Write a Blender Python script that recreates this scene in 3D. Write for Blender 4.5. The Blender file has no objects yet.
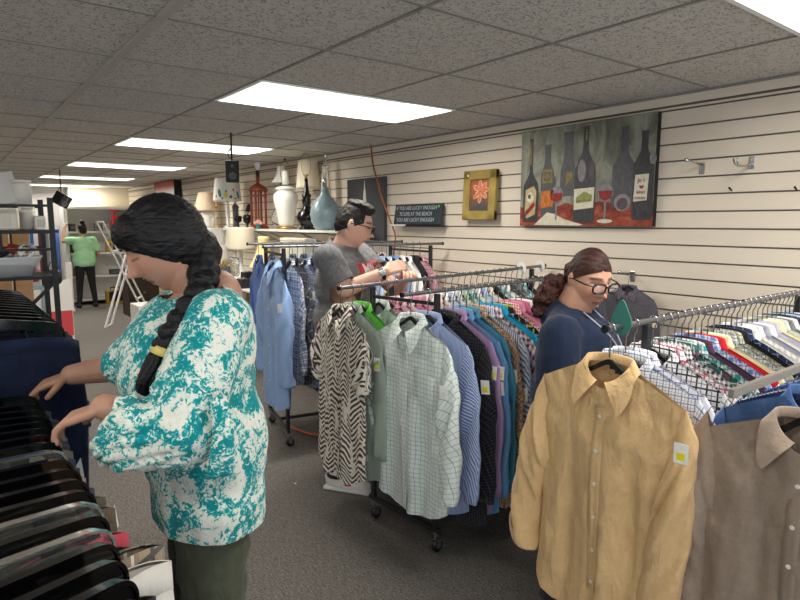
import bpy, bmesh, math, random
import numpy as np
from mathutils import Vector, Matrix, noise

random.seed(7)
SC = bpy.context.scene
COL = SC.collection
PI = math.pi
R = math.radians

# ------------------------------------------------------------------ node helpers
def srgb(h):
    h = h.lstrip('#')
    c = [int(h[i:i+2], 16)/255 for i in (0, 2, 4)]
    return tuple(x/12.92 if x <= .04045 else ((x+.055)/1.055)**2.4 for x in c) + (1,)

class NT:
    def __init__(s, name, rough=.6, metal=0, spec=.5):
        s.m = bpy.data.materials.new(name); s.m.use_nodes = True
        s.t = s.m.node_tree; s.b = s.t.nodes['Principled BSDF']
        s.b.inputs['Roughness'].default_value = rough
        s.b.inputs['Metallic'].default_value = metal
        s.b.inputs['Specular IOR Level'].default_value = spec
    def n(s, typ, **kw):
        x = s.t.nodes.new(typ)
        for k, v in kw.items(): setattr(x, k, v)
        return x
    def put(s, sock, v):
        if hasattr(v, 'is_linked') or isinstance(v, bpy.types.NodeSocket): s.t.links.new(v, sock)
        else: sock.default_value = v
    def math(s, op, a, b=0., c=None, clamp=False):
        x = s.n('ShaderNodeMath', operation=op, use_clamp=clamp)
        s.put(x.inputs[0], a); s.put(x.inputs[1], b)
        if c is not None: s.put(x.inputs[2], c)
        return x.outputs[0]
    def mix(s, f, a, b, typ='MIX'):
        x = s.n('ShaderNodeMix', data_type='RGBA', blend_type=typ)
        s.put(x.inputs[0], f); s.put(x.inputs[6], a); s.put(x.inputs[7], b)
        return x.outputs[2]
    def uv(s):
        x = s.n('ShaderNodeUVMap'); y = s.n('ShaderNodeSeparateXYZ')
        s.t.links.new(x.outputs[0], y.inputs[0]); return y.outputs[0], y.outputs[1], x.outputs[0]
    def obj(s): return s.n('ShaderNodeTexCoord').outputs['Object']
    def pos(s): return s.n('ShaderNodeNewGeometry').outputs['Position']
    def xyz(s, v):
        y = s.n('ShaderNodeSeparateXYZ'); s.put(y.inputs[0], v); return y.outputs
    def mapped(s, v, scale=(1, 1, 1), rot=(0, 0, 0), loc=(0, 0, 0)):
        x = s.n('ShaderNodeMapping'); s.put(x.inputs[0], v)
        x.inputs['Scale'].default_value = scale; x.inputs['Rotation'].default_value = rot; x.inputs['Location'].default_value = loc
        return x.outputs[0]
    def noise(s, v, scale, detail=3, rough=.55, dist=0):
        x = s.n('ShaderNodeTexNoise'); s.put(x.inputs['Vector'], v)
        x.inputs['Scale'].default_value = scale; x.inputs['Detail'].default_value = detail
        x.inputs['Roughness'].default_value = rough; x.inputs['Distortion'].default_value = dist
        return x.outputs['Fac']
    def ramp(s, f, stops, interp='LINEAR'):
        x = s.n('ShaderNodeValToRGB'); s.put(x.inputs[0], f); cr = x.color_ramp; cr.interpolation = interp
        while len(cr.elements) < len(stops): cr.elements.new(.5)
        for e, (p, c) in zip(cr.elements, stops): e.position = p; e.color = c
        return x.outputs[0]
    def bump(s, h, strength=.3, dist=.01, normal=None):
        x = s.n('ShaderNodeBump'); s.put(x.inputs['Height'], h)
        x.inputs['Strength'].default_value = strength; x.inputs['Distance'].default_value = dist
        if normal is not None: s.put(x.inputs['Normal'], normal)
        s.t.links.new(x.outputs[0], s.b.inputs['Normal']); return x.outputs[0]
    def col(s, v): s.put(s.b.inputs['Base Color'], v); return s.m
    def stripe(s, c, period, width, off=0.):
        return s.math('LESS_THAN', s.math('FRACT', s.math('ADD', s.math('DIVIDE', c, period), off)), width)

MATS = {}
def plain(name, hexc, rough=.55, metal=0, spec=.5, bump=0, bscale=60, vary=0):
    if name in MATS: return MATS[name]
    t = NT(name, rough, metal, spec); c = srgb(hexc)
    if vary:
        f = t.noise(t.obj(), 9, 4)
        k = lambda a: tuple(min(1, x*a) for x in c[:3])+(1,)
        t.col(t.ramp(f, [(.3, k(1-vary)), (.7, k(1+vary))]))
    else: t.col(c)
    if bump: t.bump(t.noise(t.obj(), bscale, 3), bump, .004)
    MATS[name] = t.m; return t.m

def emit(name, hexc, strength):
    t = NT(name); t.col(srgb(hexc))
    t.b.inputs['Emission Color'].default_value = srgb(hexc); t.b.inputs['Emission Strength'].default_value = strength
    MATS[name] = t.m; return t.m

def glass(name, hexc, rough=.05, alpha=None):
    t = NT(name, rough); t.col(srgb(hexc)); t.b.inputs['Transmission Weight'].default_value = 1
    t.b.inputs['IOR'].default_value = 1.3
    if alpha: t.b.inputs['Alpha'].default_value = alpha
    MATS[name] = t.m; return t.m

def fabric(name, kind, cols, period=.02, rough=.85, wrinkle=.5):
    """woven cloth: pattern read from the cloth's own UVs in metres"""
    if name in MATS: return MATS[name]
    t = NT(name, rough, 0, .2); t.b.inputs['Sheen Weight'].default_value = .15
    u, v, uvv = t.uv(); c = [srgb(x) for x in cols]
    if kind == 'solid': out = c[0]
    elif kind == 'grid':
        w = .10
        a = t.math('MAXIMUM', t.stripe(u, period, w), t.stripe(v, period, w)); out = t.mix(a, c[0], c[1])
    elif kind == 'grid2':
        a = t.math('MAXIMUM', t.stripe(u, period, .16), t.stripe(v, period, .16)); out = t.mix(a, c[0], c[1])
        b = t.math('MAXIMUM', t.stripe(u, period, .08, .5), t.stripe(v, period, .08, .5)); out = t.mix(b, out, c[2])
    elif kind == 'gingham':
        a = t.math('MULTIPLY', t.math('ADD', t.stripe(u, period, .5), t.stripe(v, period, .5)), .5); out = t.mix(a, c[0], c[1])
    elif kind == 'stripe':
        out = t.mix(t.stripe(u, period, .42), c[0], c[1])
    elif kind == 'hatch':
        out = t.mix(t.stripe(t.math('ADD', u, t.math('MULTIPLY', v, .2)), period, .4), c[0], c[1])
    elif kind == 'plaid':
        a = t.math('MULTIPLY', t.math('ADD', t.stripe(u, period, .45), t.stripe(v, period, .45)), .5); out = t.mix(a, c[0], c[1])
        b = t.math('MAXIMUM', t.stripe(u, period, .1, .3), t.stripe(v, period, .1, .3)); out = t.mix(t.math('MULTIPLY', b, .8), out, c[2])
        if len(c) > 3:
            d = t.math('MAXIMUM', t.stripe(u, period, .06, .72), t.stripe(v, period, .06, .72)); out = t.mix(d, out, c[3])
    elif kind == 'zebra':
        # feathered leaf print: fine slanted bars broken by vertical stems
        ph = t.noise(t.mapped(uvv, (9, 3.2, 1)), 1, 2)
        side = t.math('PINGPONG', t.math('ADD', u, t.math('MULTIPLY', ph, .05)), .055)
        s = t.math('ADD', t.math('ADD', v, t.math('MULTIPLY', side, .9)), t.math('MULTIPLY', ph, .10))
        a = t.stripe(s, .025, .5)
        br = t.math('GREATER_THAN', t.noise(t.mapped(uvv, (34, 8, 1)), 1, 3), .42)
        out = t.mix(t.math('MULTIPLY', a, br), c[0], c[1])
    elif kind == 'blotch':
        n1 = t.noise(t.obj(), 11, 6, .70, 1.0); n2 = t.noise(t.obj(), 60, 4, .65, 1.6)
        f = t.math('ADD', n1, t.math('MULTIPLY', t.math('SUBTRACT', n2, .5), .8))
        out = t.ramp(f, [(.42, c[0]), (.50, c[1]), (.535, c[2]), (.58, c[3])])
    elif kind == 'floral':
        n1 = t.noise(uvv, 1/period, 3, .6, 1.0); out = t.ramp(n1, [(.42, c[0]), (.46, c[1]), (.55, c[1]), (.60, c[2])], 'CONSTANT')
    elif kind == 'denim':
        out = t.ramp(t.noise(t.obj(), 14, 4), [(.3, c[0]), (.75, c[1])])
    elif kind == 'heather':
        out = t.ramp(t.noise(t.obj(), 55, 5, .75), [(.3, c[0]), (.7, c[1])])
    wv = t.noise(t.mapped(t.obj(), (1, 1, .45)), 22, 4, .6, .6)
    fine = t.noise(t.obj(), 420, 2)
    h = t.math('ADD', wv, t.math('MULTIPLY', fine, .05))
    t.bump(h, wrinkle, .012)
    t.col(out); MATS[name] = t.m; return t.m

# ------------------------------------------------------------------ mesh helper
class G:
    def __init__(s): s.v = []; s.f = []; s.mi = []; s.uv = []; s.mat = 0
    def add(s, vs, fs, uvs=None):
        b = len(s.v); s.v += [tuple(map(float, p)) for p in vs]
        s.uv += [tuple(map(float, q)) for q in uvs] if uvs is not None else [(p[0], p[2]) for p in vs]
        for f in fs: s.f.append(tuple(b+i for i in f)); s.mi.append(s.mat)
        return s
    def box(s, c, d, rot=None, taper=None):
        hx, hy, hz = d[0]/2, d[1]/2, d[2]/2
        vs = [Vector((x*hx, y*hy, z*hz)) for z in (-1, 1) for y in (-1, 1) for x in (-1, 1)]
        if taper:
            for p in vs:
                if p.z > 0: p.x *= taper; p.y *= taper
        if rot is not None:
            m = rot if isinstance(rot, Matrix) else Matrix.Rotation(rot, 3, 'Z')
            vs = [m @ p for p in vs]
        vs = [p+Vector(c) for p in vs]
        return s.add(vs, [(0, 2, 3, 1), (4, 5, 7, 6), (0, 1, 5, 4), (1, 3, 7, 5), (3, 2, 6, 7), (2, 0, 4, 6)])
    def bar(s, a, b, w, h=None):
        a, b = Vector(a), Vector(b); d = b-a; q = d.to_track_quat('Z', 'Y').to_matrix()
        return s.box((a+b)/2, (w, h or w, d.length), q)
    def grid(s, P, wrapu=False, wrapv=False, UV=None, flip=False):
        P = np.asarray(P, float); nv, nu = P.shape[:2]; fs = []
        for j in range(nv-(0 if wrapv else 1)):
            for i in range(nu-(0 if wrapu else 1)):
                a, b, c, d = j*nu+i, j*nu+(i+1) % nu, ((j+1) % nv)*nu+(i+1) % nu, ((j+1) % nv)*nu+i
                fs.append((d, c, b, a) if flip else (a, b, c, d))
        return s.add(P.reshape(-1, 3), fs, None if UV is None else np.asarray(UV).reshape(-1, 2))
    def tube(s, pts, r, n=10, caps=True, closed=False, ry=None):
        pts = [Vector(p) for p in pts]; m = len(pts)
        rs = r if hasattr(r, '__len__') else [r]*m
        rings = []; up = None; L = 0; uv = []
        for i, p in enumerate(pts):
            if closed: t = pts[(i+1) % m]-pts[i-1]
            else: t = pts[min(i+1, m-1)]-pts[max(i-1, 0)]
            t.normalize()
            if up is None:
                up = Vector((0, 0, 1)) if abs(t.z) < .9 else Vector((1, 0, 0))
            up = (up-t*up.dot(t)).normalized(); sd = t.cross(up)
            if i: L += (pts[i]-pts[i-1]).length
            k = ry if ry else 1
            rings.append([p+up*(rs[i]*math.cos(2*PI*j/n))+sd*(rs[i]*k*math.sin(2*PI*j/n)) for j in range(n)])
            uv.append([(j/n*2*PI*rs[i], L) for j in range(n)])
        b = len(s.v); s.grid(rings, wrapu=True, wrapv=closed, UV=uv)
        if caps and not closed:
            s.f.append(tuple(b+j for j in range(n))[::-1]); s.mi.append(s.mat)
            s.f.append(tuple(b+(m-1)*n+j for j in range(n))); s.mi.append(s.mat)
        return s
    def lathe(s, prof, n=24, c=(0, 0, 0), caps=True, sq=1):
        b = len(s.v)
        s.grid([[(c[0]+r*math.cos(2*PI*j/n), c[1]+r*sq*math.sin(2*PI*j/n), c[2]+z) for j in range(n)] for r, z in prof], wrapu=True,
               UV=[[(j/n*2*PI*max(r, .02), z) for j in range(n)] for r, z in prof])
        if caps:
            m = len(prof)
            if prof[0][0] > 1e-4: s.f.append(tuple(b+j for j in range(n))[::-1]); s.mi.append(s.mat)
            if prof[-1][0] > 1e-4: s.f.append(tuple(b+(m-1)*n+j for j in range(n))); s.mi.append(s.mat)
        return s
    def ball(s, c, r, n=16, rot=None):
        r = r if hasattr(r, '__len__') else (r, r, r); P = []
        for j in range(n//2+1):
            a = -PI/2+PI*j/(n//2); row = []
            for i in range(n):
                p = Vector((r[0]*math.cos(a)*math.cos(2*PI*i/n), r[1]*math.cos(a)*math.sin(2*PI*i/n), r[2]*math.sin(a)))
                if rot is not None: p = rot @ p
                row.append(p+Vector(c))
            P.append(row)
        return s.grid(P, wrapu=True)
    def poly(s, pts, h=0, axis=None):
        """flat polygon (list of 3D points)"""
        return s.add(pts, [tuple(range(len(pts)))])
    def prism(s, pts, dvec):
        """closed polygon pts extruded along dvec"""
        n = len(pts); d = Vector(dvec)
        vs = [Vector(p) for p in pts]+[Vector(p)+d for p in pts]
        return s.add(vs, [tuple(range(n))[::-1], tuple(range(n, 2*n))]+[(i, (i+1) % n, n+(i+1) % n, n+i) for i in range(n)])
    def mesh(s, name, mats=(), smooth=True, weld=False):
        me = bpy.data.meshes.new(name); me.from_pydata(s.v, [], s.f)
        uvl = me.uv_layers.new(name='UVMap')
        li = np.empty(len(me.loops), dtype=np.int32); me.loops.foreach_get('vertex_index', li)
        uvl.data.foreach_set('uv', np.asarray(s.uv, np.float32)[li].ravel())
        for m in mats: me.materials.append(m)
        me.polygons.foreach_set('material_index', s.mi)
        if weld:
            bm = bmesh.new(); bm.from_mesh(me); bmesh.ops.remove_doubles(bm, verts=bm.verts, dist=weld if weld is not True else 1e-5)
            bmesh.ops.recalc_face_normals(bm, faces=bm.faces); bm.to_mesh(me); bm.free()
        me.polygons.foreach_set('use_smooth', [bool(smooth)]*len(me.polygons))
        return me
    def build(s, name, mat, parent=None, smooth=True, bevel=0, sharp=None, weld=False, seg=2):
        mats = mat if isinstance(mat, (list, tuple)) else [mat]
        me = s.mesh(name, mats, smooth, weld)
        o = obj(name, me, parent)
        if sharp is not None: me.set_sharp_from_angle(angle=R(sharp))
        if bevel:
            b = o.modifiers.new('bevel', 'BEVEL'); b.width = bevel; b.segments = seg; b.limit_method = 'ANGLE'; b.angle_limit = R(40)
            b.use_clamp_overlap = True
        return o

def obj(name, data, parent=None, loc=None):
    o = bpy.data.objects.new(name, data); COL.objects.link(o)
    if parent is not None: o.parent = parent
    if loc is not None: o.location = loc
    return o

def tag(o, label=None, cat=None, group=None, kind=None):
    if label: o['label'] = label
    if cat: o['category'] = cat
    if group: o['group'] = group
    if kind: o['kind'] = kind
    return o

def thing(name, label, cat, loc=(0, 0, 0), rz=0, group=None):
    o = obj(name, None); o.location = loc; o.rotation_euler = (0, 0, rz); o.empty_display_size = .05
    return tag(o, label, cat, group)

def copy_tree(o, parent=None):
    c = o.copy(); COL.objects.link(c)
    if parent is not None: c.parent = parent
    for ch in o.children: copy_tree(ch, c)
    return c

def text(name, body, size, mat, parent, loc, rot, ext=.0008, align='CENTER', sx=1):
    cu = bpy.data.curves.new(name, 'FONT'); cu.body = body; cu.size = size; cu.extrude = ext
    cu.align_x = align; cu.align_y = 'CENTER'; cu.materials.append(mat)
    q = bpy.data.objects.new('tmp_text', cu); COL.objects.link(q); dg = bpy.context.evaluated_depsgraph_get(); dg.update()
    me = bpy.data.meshes.new_from_object(q.evaluated_get(dg)); bpy.data.objects.remove(q); bpy.data.curves.remove(cu)
    o = obj(name, me, parent, loc); o.rotation_euler = rot; o.scale = (sx, 1, 1)
    return o

def smooth_curve(cps, n):
    """Catmull-Rom through control points -> n samples (numpy)"""
    P = np.asarray(cps, float); m = len(P); out = []
    for t in np.linspace(0, m-1, n):
        i = min(int(t), m-2); f = t-i
        p0, p1, p2, p3 = P[max(i-1, 0)], P[i], P[i+1], P[min(i+2, m-1)]
        out.append(.5*((2*p1)+(-p0+p2)*f+(2*p0-5*p1+4*p2-p3)*f*f+(-p0+3*p1-3*p2+p3)*f**3))
    return np.array(out)
# ------------------------------------------------------------------ the setting
CZ = 2.275          # ceiling height
WX = 3.178          # slat wall face
YF = 13.25          # far wall
YB = -3.0           # room continues behind the camera
XL = -6.5

def m_carpet():
    t = NT('grey_carpet', .95, 0, .1); p = t.pos()
    n1 = t.noise(t.mapped(p, (1, 1, 1), (0, 0, .5)), 95, 4, .7); n2 = t.noise(p, 1.6, 3)
    n3 = t.noise(t.mapped(p, (140, 22, 1), (0, 0, .9)), 1, 2)
    f = t.math('ADD', t.math('MULTIPLY', n1, .75), t.math('MULTIPLY', n3, .35))
    c = t.ramp(f, [(.36, srgb('#46423f')), (.55, srgb('#78736e')), (.72, srgb('#9d9791'))])
    c = t.mix(t.math('MULTIPLY', n2, .35), c, srgb('#5b5652'))
    t.bump(f, .6, .006); return t.col(c)
def m_ceiling():
    t = NT('acoustic_tile', .95, 0, .1); p = t.pos()
    n1 = t.noise(p, 110, 3, .6); n2 = t.noise(p, 45, 2, .5, .6); n3 = t.noise(p, 3, 2)
    spk = t.math('MULTIPLY', t.math('GREATER_THAN', n1, .545), t.math('GREATER_THAN', n2, .47))
    c = t.mix(t.math('MULTIPLY', spk, .75), srgb('#d6d2cc'), srgb('#6b6764'))
    c = t.mix(t.math('MULTIPLY', n3, .25), c, srgb('#c4c0ba'))
    t.bump(n1, .35, .004); return t.col(c)
def m_wall(name, a, b):
    t = NT(name, .6, 0, .3); p = t.pos()
    return t.col(t.ramp(t.noise(p, .9, 4), [(.3, srgb(a)), (.7, srgb(b))]))
M_slat = m_wall('cream_slatwall', '#e0d4c2', '#e8dccb')
M_groove = plain('slat_groove', '#6f655d', .7)
M_far = m_wall('beige_far_wall', '#d8ccb2', '#ddd2ba')
M_farg = m_wall('grey_far_wall', '#b9b5b0', '#c1bdb8')
M_tbar = plain('ceiling_tee_bar', '#8f8b86', .6)
M_tbar2 = plain('ceiling_tee_light', '#bdb8b2', .6)
M_white = plain('white_paint', '#e8e6e2', .5)
M_black = plain('black_plastic', '#0e0e10', .32)
M_blackm = plain('black_metal', '#17171a', .4, .3)
M_chrome = plain('chrome', '#c9c9cb', .22, 1)
M_steel = plain('dull_steel', '#8e8e92', .34, .9)
M_dsteel = plain('dark_steel', '#4a4a4e', .4, .85)

def struct(o): o['kind'] = 'structure'; return o
struct(G().box(((XL+WX+.4)/2, (YB+YF)/2+.25, -.03), (WX+.4-XL, YF-YB+.5, .06)).build('floor', m_carpet(), smooth=False))
# ceiling tiles: cells of the tee grid, with holes where the light troughs sit
XS = [-6.96, -5.69, -4.42, -3.154, -1.888, -.622, .644, 1.277, 1.91, 2.543, WX]
P0 = 1.517
YS = [P0+.6096*k for k in range(-7, 20)]
FIX = []                                                     # (x0,x1,y0,y1)
for k in (-2, 2, 6, 10, 14, 18):
    y0 = P0+.6096*k
    FIX.append((1.277, 2.543, y0, y0+.6096))
FIX += [(-1.888, -.622, P0+.6096*k, P0+.6096*(k+1)) for k in (-2, 2, 6, 10, 14)]  # this row and the next are unseen, added for the light they give
FIX += [(-5.69, -4.42, P0+.6096*k, P0+.6096*(k+1)) for k in (-2, 2, 6, 10)]
def covered(x0, x1, y0, y1):
    cx, cy = (x0+x1)/2, (y0+y1)/2
    return any(a < cx < b and c < cy < d for a, b, c, d in FIX)
g = G()
ys = [YB]+[y for y in YS if YB < y < YF]+[YF]
for i in range(len(XS)-1):
    for j in range(len(ys)-1):
        if not covered(XS[i], XS[i+1], ys[j], ys[j+1]):
            a, b, c, d = XS[i], XS[i+1], ys[j], ys[j+1]
            g.add([(a, c, CZ), (a, d, CZ), (b, d, CZ), (b, c, CZ)], [(0, 1, 2, 3)])
g.add([(XL, YF, CZ), (XL, YF+.5, CZ), (WX, YF+.5, CZ), (WX, YF, CZ)], [(0, 1, 2, 3)])
g.add([(XL-.5, YB, CZ+.16), (XL-.5, YF+.5, CZ+.16), (WX+.3, YF+.5, CZ+.16), (WX+.3, YB, CZ+.16)], [(0, 1, 2, 3)])
struct(g.build('ceiling', m_ceiling(), smooth=False))
g = G()
for x in XS[1:-1]:
    if x == .644: continue
    for j in range(len(ys)-1):
        if not any(a+.1 < x < b-.1 and c < (ys[j]+ys[j+1])/2 < d for a, b, c, d in FIX):
            g.box((x, (ys[j]+ys[j+1])/2, CZ-.001), (.014, ys[j+1]-ys[j], .008))
for y in ys[1:-1]:
    for i in range(len(XS)-1):
        if not any(a < (XS[i]+XS[i+1])/2 < b and c+.05 < y < d-.05 for a, b, c, d in FIX):
            g.box(((XS[i]+XS[i+1])/2, y, CZ-.001), (XS[i+1]-XS[i]-.014, .014, .008))
g.box((WX-.012, (YB+YF)/2, CZ-.004), (.024, YF-YB, .012))
struct(g.build('trim_1', M_tbar, smooth=False))
struct(G().box((.644, (YB+YF)/2, CZ-.003), (.032, YF-YB, .014)).build('trim_2', M_tbar2, smooth=False))

# slat wall: one profile of grooved boards run along the wall
g = G(); prof = [(WX+.012, 0.0)]
zk = sorted([2.192-.0898*k for k in range(25)])
for z in zk:
    if z < .05: continue
    for q in ((0, z-.0042, 0), (.009, z-.0042, 1), (.009, z+.0042, 1), (0, z+.0042, 0)): prof.append((WX+q[0], q[1]))
prof[0] = (WX, 0.)
prof.append((WX, 2.2075)); prof.append((WX+.007, 2.2105)); prof.append((WX+.007, 2.2165)); prof.append((WX, 2.2195)); prof.append((WX, CZ+.02))
for (xa, za), (xb, zb) in zip(prof[:-1], prof[1:]):
    g.mat = 1 if (xa > WX+.004 or xb > WX+.004) else 0
    g.add([(xa, YB, za), (xa, YF, za), (xb, YF, zb), (xb, YB, zb)], [(0, 1, 2, 3)])
g.mat = 0
g.box((WX+.08, (YB+YF)/2, CZ/2+.08), (.1, YF-YB, CZ+.15))
struct(g.build('wall_right', [M_slat, M_groove], smooth=False))
# far wall: beige return near the corner, grey bay further left
struct(G().box((2.70, YF+.05, CZ/2+.04), (1.20, .1, CZ+.12)).build('wall_back', M_far, smooth=False))
struct(G().box((-2.2, YF+.35, CZ/2+.04), (9.0, .1, CZ+.12)).box((2.1, YF+.2, CZ/2), (.06, .5, CZ+.12)).build('wall_far', M_farg, smooth=False))
struct(G().box((XL-.05, (YB+YF)/2+.25, CZ/2+.04), (.1, YF-YB+.5, CZ+.12)).build('wall_left', M_farg, smooth=False))

# recessed troffer lights
M_diff = emit('light_lens', '#fffaf0', 22.0)
M_trof = plain('troffer_enamel', '#f3f5f6', .35)
def troffer(x0, x1, y0, y1, label):
    t = thing('ceiling_light', label, 'ceiling light', ((x0+x1)/2, (y0+y1)/2, CZ), 0, 'recessed ceiling lights')
    w, d = (x1-x0)/2-.008, (y1-y0)/2-.008; h = .10; i = .03; dd = d*.55
    g = G()
    o = [(-w, -d, 0), (w, -d, 0), (w, d, 0), (-w, d, 0)]; p = [(-w+i, -dd-.02, h), (w-i, -dd-.02, h), (w-i, dd-.02, h), (-w+i, dd-.02, h)]
    g.add(o+p, [(0, 1, 5, 4), (1, 2, 6, 5), (2, 3, 7, 6), (3, 0, 4, 7)])
    g.build('housing', M_trof, t, smooth=False)
    f = G()
    for a, b, c, e in ((0, -d, 2*w, .02), (0, d, 2*w, .02), (-w, 0, .02, 2*d), (w, 0, .02, 2*d)): f.box((a, b, -.003), (c, e, .012))
    f.build('frame', M_trof, t, smooth=False)
    G().add([(-w+i, -dd-.02, h-.002), (w-i, -dd-.02, h-.002), (w-i, dd-.02, h-.002), (-w+i, dd-.02, h-.002)], [(3, 2, 1, 0)]).build('diffuser', M_diff, t, smooth=False)
    return t
ordn = ['first', 'second', 'third', 'fourth', 'fifth', 'sixth', 'seventh', 'eighth']
for n, fx in enumerate(FIX):
    if fx[0] > 1 and fx[2] > 1:
        k = round((fx[2]-P0)/.6096)
        lab = {2: 'largest lit ceiling trough, above the racks near the wine painting', 6: 'lit ceiling trough just above the hanging black speaker by the lamps',
               10: 'lit ceiling trough, second beyond the black speaker near the lamps', 14: 'lit ceiling trough, third beyond the speaker near the lamps',
               18: 'farthest lit ceiling trough, just in front of the back wall'}[k]
    elif fx[0] > 1: lab = 'white framed ceiling light above the bare slat wall, cut off at the top corner'
    elif fx[0] > -2: lab = 'unseen ceiling light added in the middle row to light the trouser rack side'
    else: lab = 'unseen ceiling light added along the far left wall to light the store'
    troffer(*fx, lab)

w = bpy.data.worlds.new('daylight_fill'); SC.world = w; w.use_nodes = True
w.node_tree.nodes['Background'].inputs[0].default_value = (.9, .95, 1, 1); w.node_tree.nodes['Background'].inputs[1].default_value = 2.2  # daylight fill added through the open back to brighten the ceiling

cam = bpy.data.cameras.new('camera'); co = obj('camera', cam); SC.camera = co
co.location = (0, 0, 1.6); cam.sensor_width = 36; cam.lens = 595.4/800*36; cam.clip_start = .02
co.rotation_euler = (PI/2-.13086, 0, -.6578)
SC.view_settings.view_transform = 'Standard'; SC.view_settings.look = 'None'; SC.view_settings.gamma = 1
SC.view_settings.use_curve_mapping = False; SC.view_settings.exposure = .18
SC.cycles.use_denoising = True; SC.cycles.max_bounces = 8; SC.cycles.transparent_max_bounces = 16
# ------------------------------------------------------------------ shirts
M_button = plain('pearl_button', '#e9e4da', .3)
M_tagw = plain('tag_card', '#f1f0ec', .6)
M_stick = {k: plain('sticker_'+k, c, .5) for k, c in dict(yellow='#f2e21c', green='#3fe02a', pink='#ff2f86', orange='#ff8b1e', white='#dfe3ea').items()}
M_hook = plain('hook_wire', '#b4b4b8', .25, 1)
M_clear = glass('clear_plastic', '#eef4f4', .08)
M_label = plain('neck_label_maroon', '#4a1424', .6)
M_labelw = plain('label_thread', '#d9c9bf', .6)

def lerp(a, b, t): return a+(b-a)*t
def sst(x, a=0., b=1.):
    t = np.clip((x-a)/(b-a), 0, 1); return t*t*(3-2*t)

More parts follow.
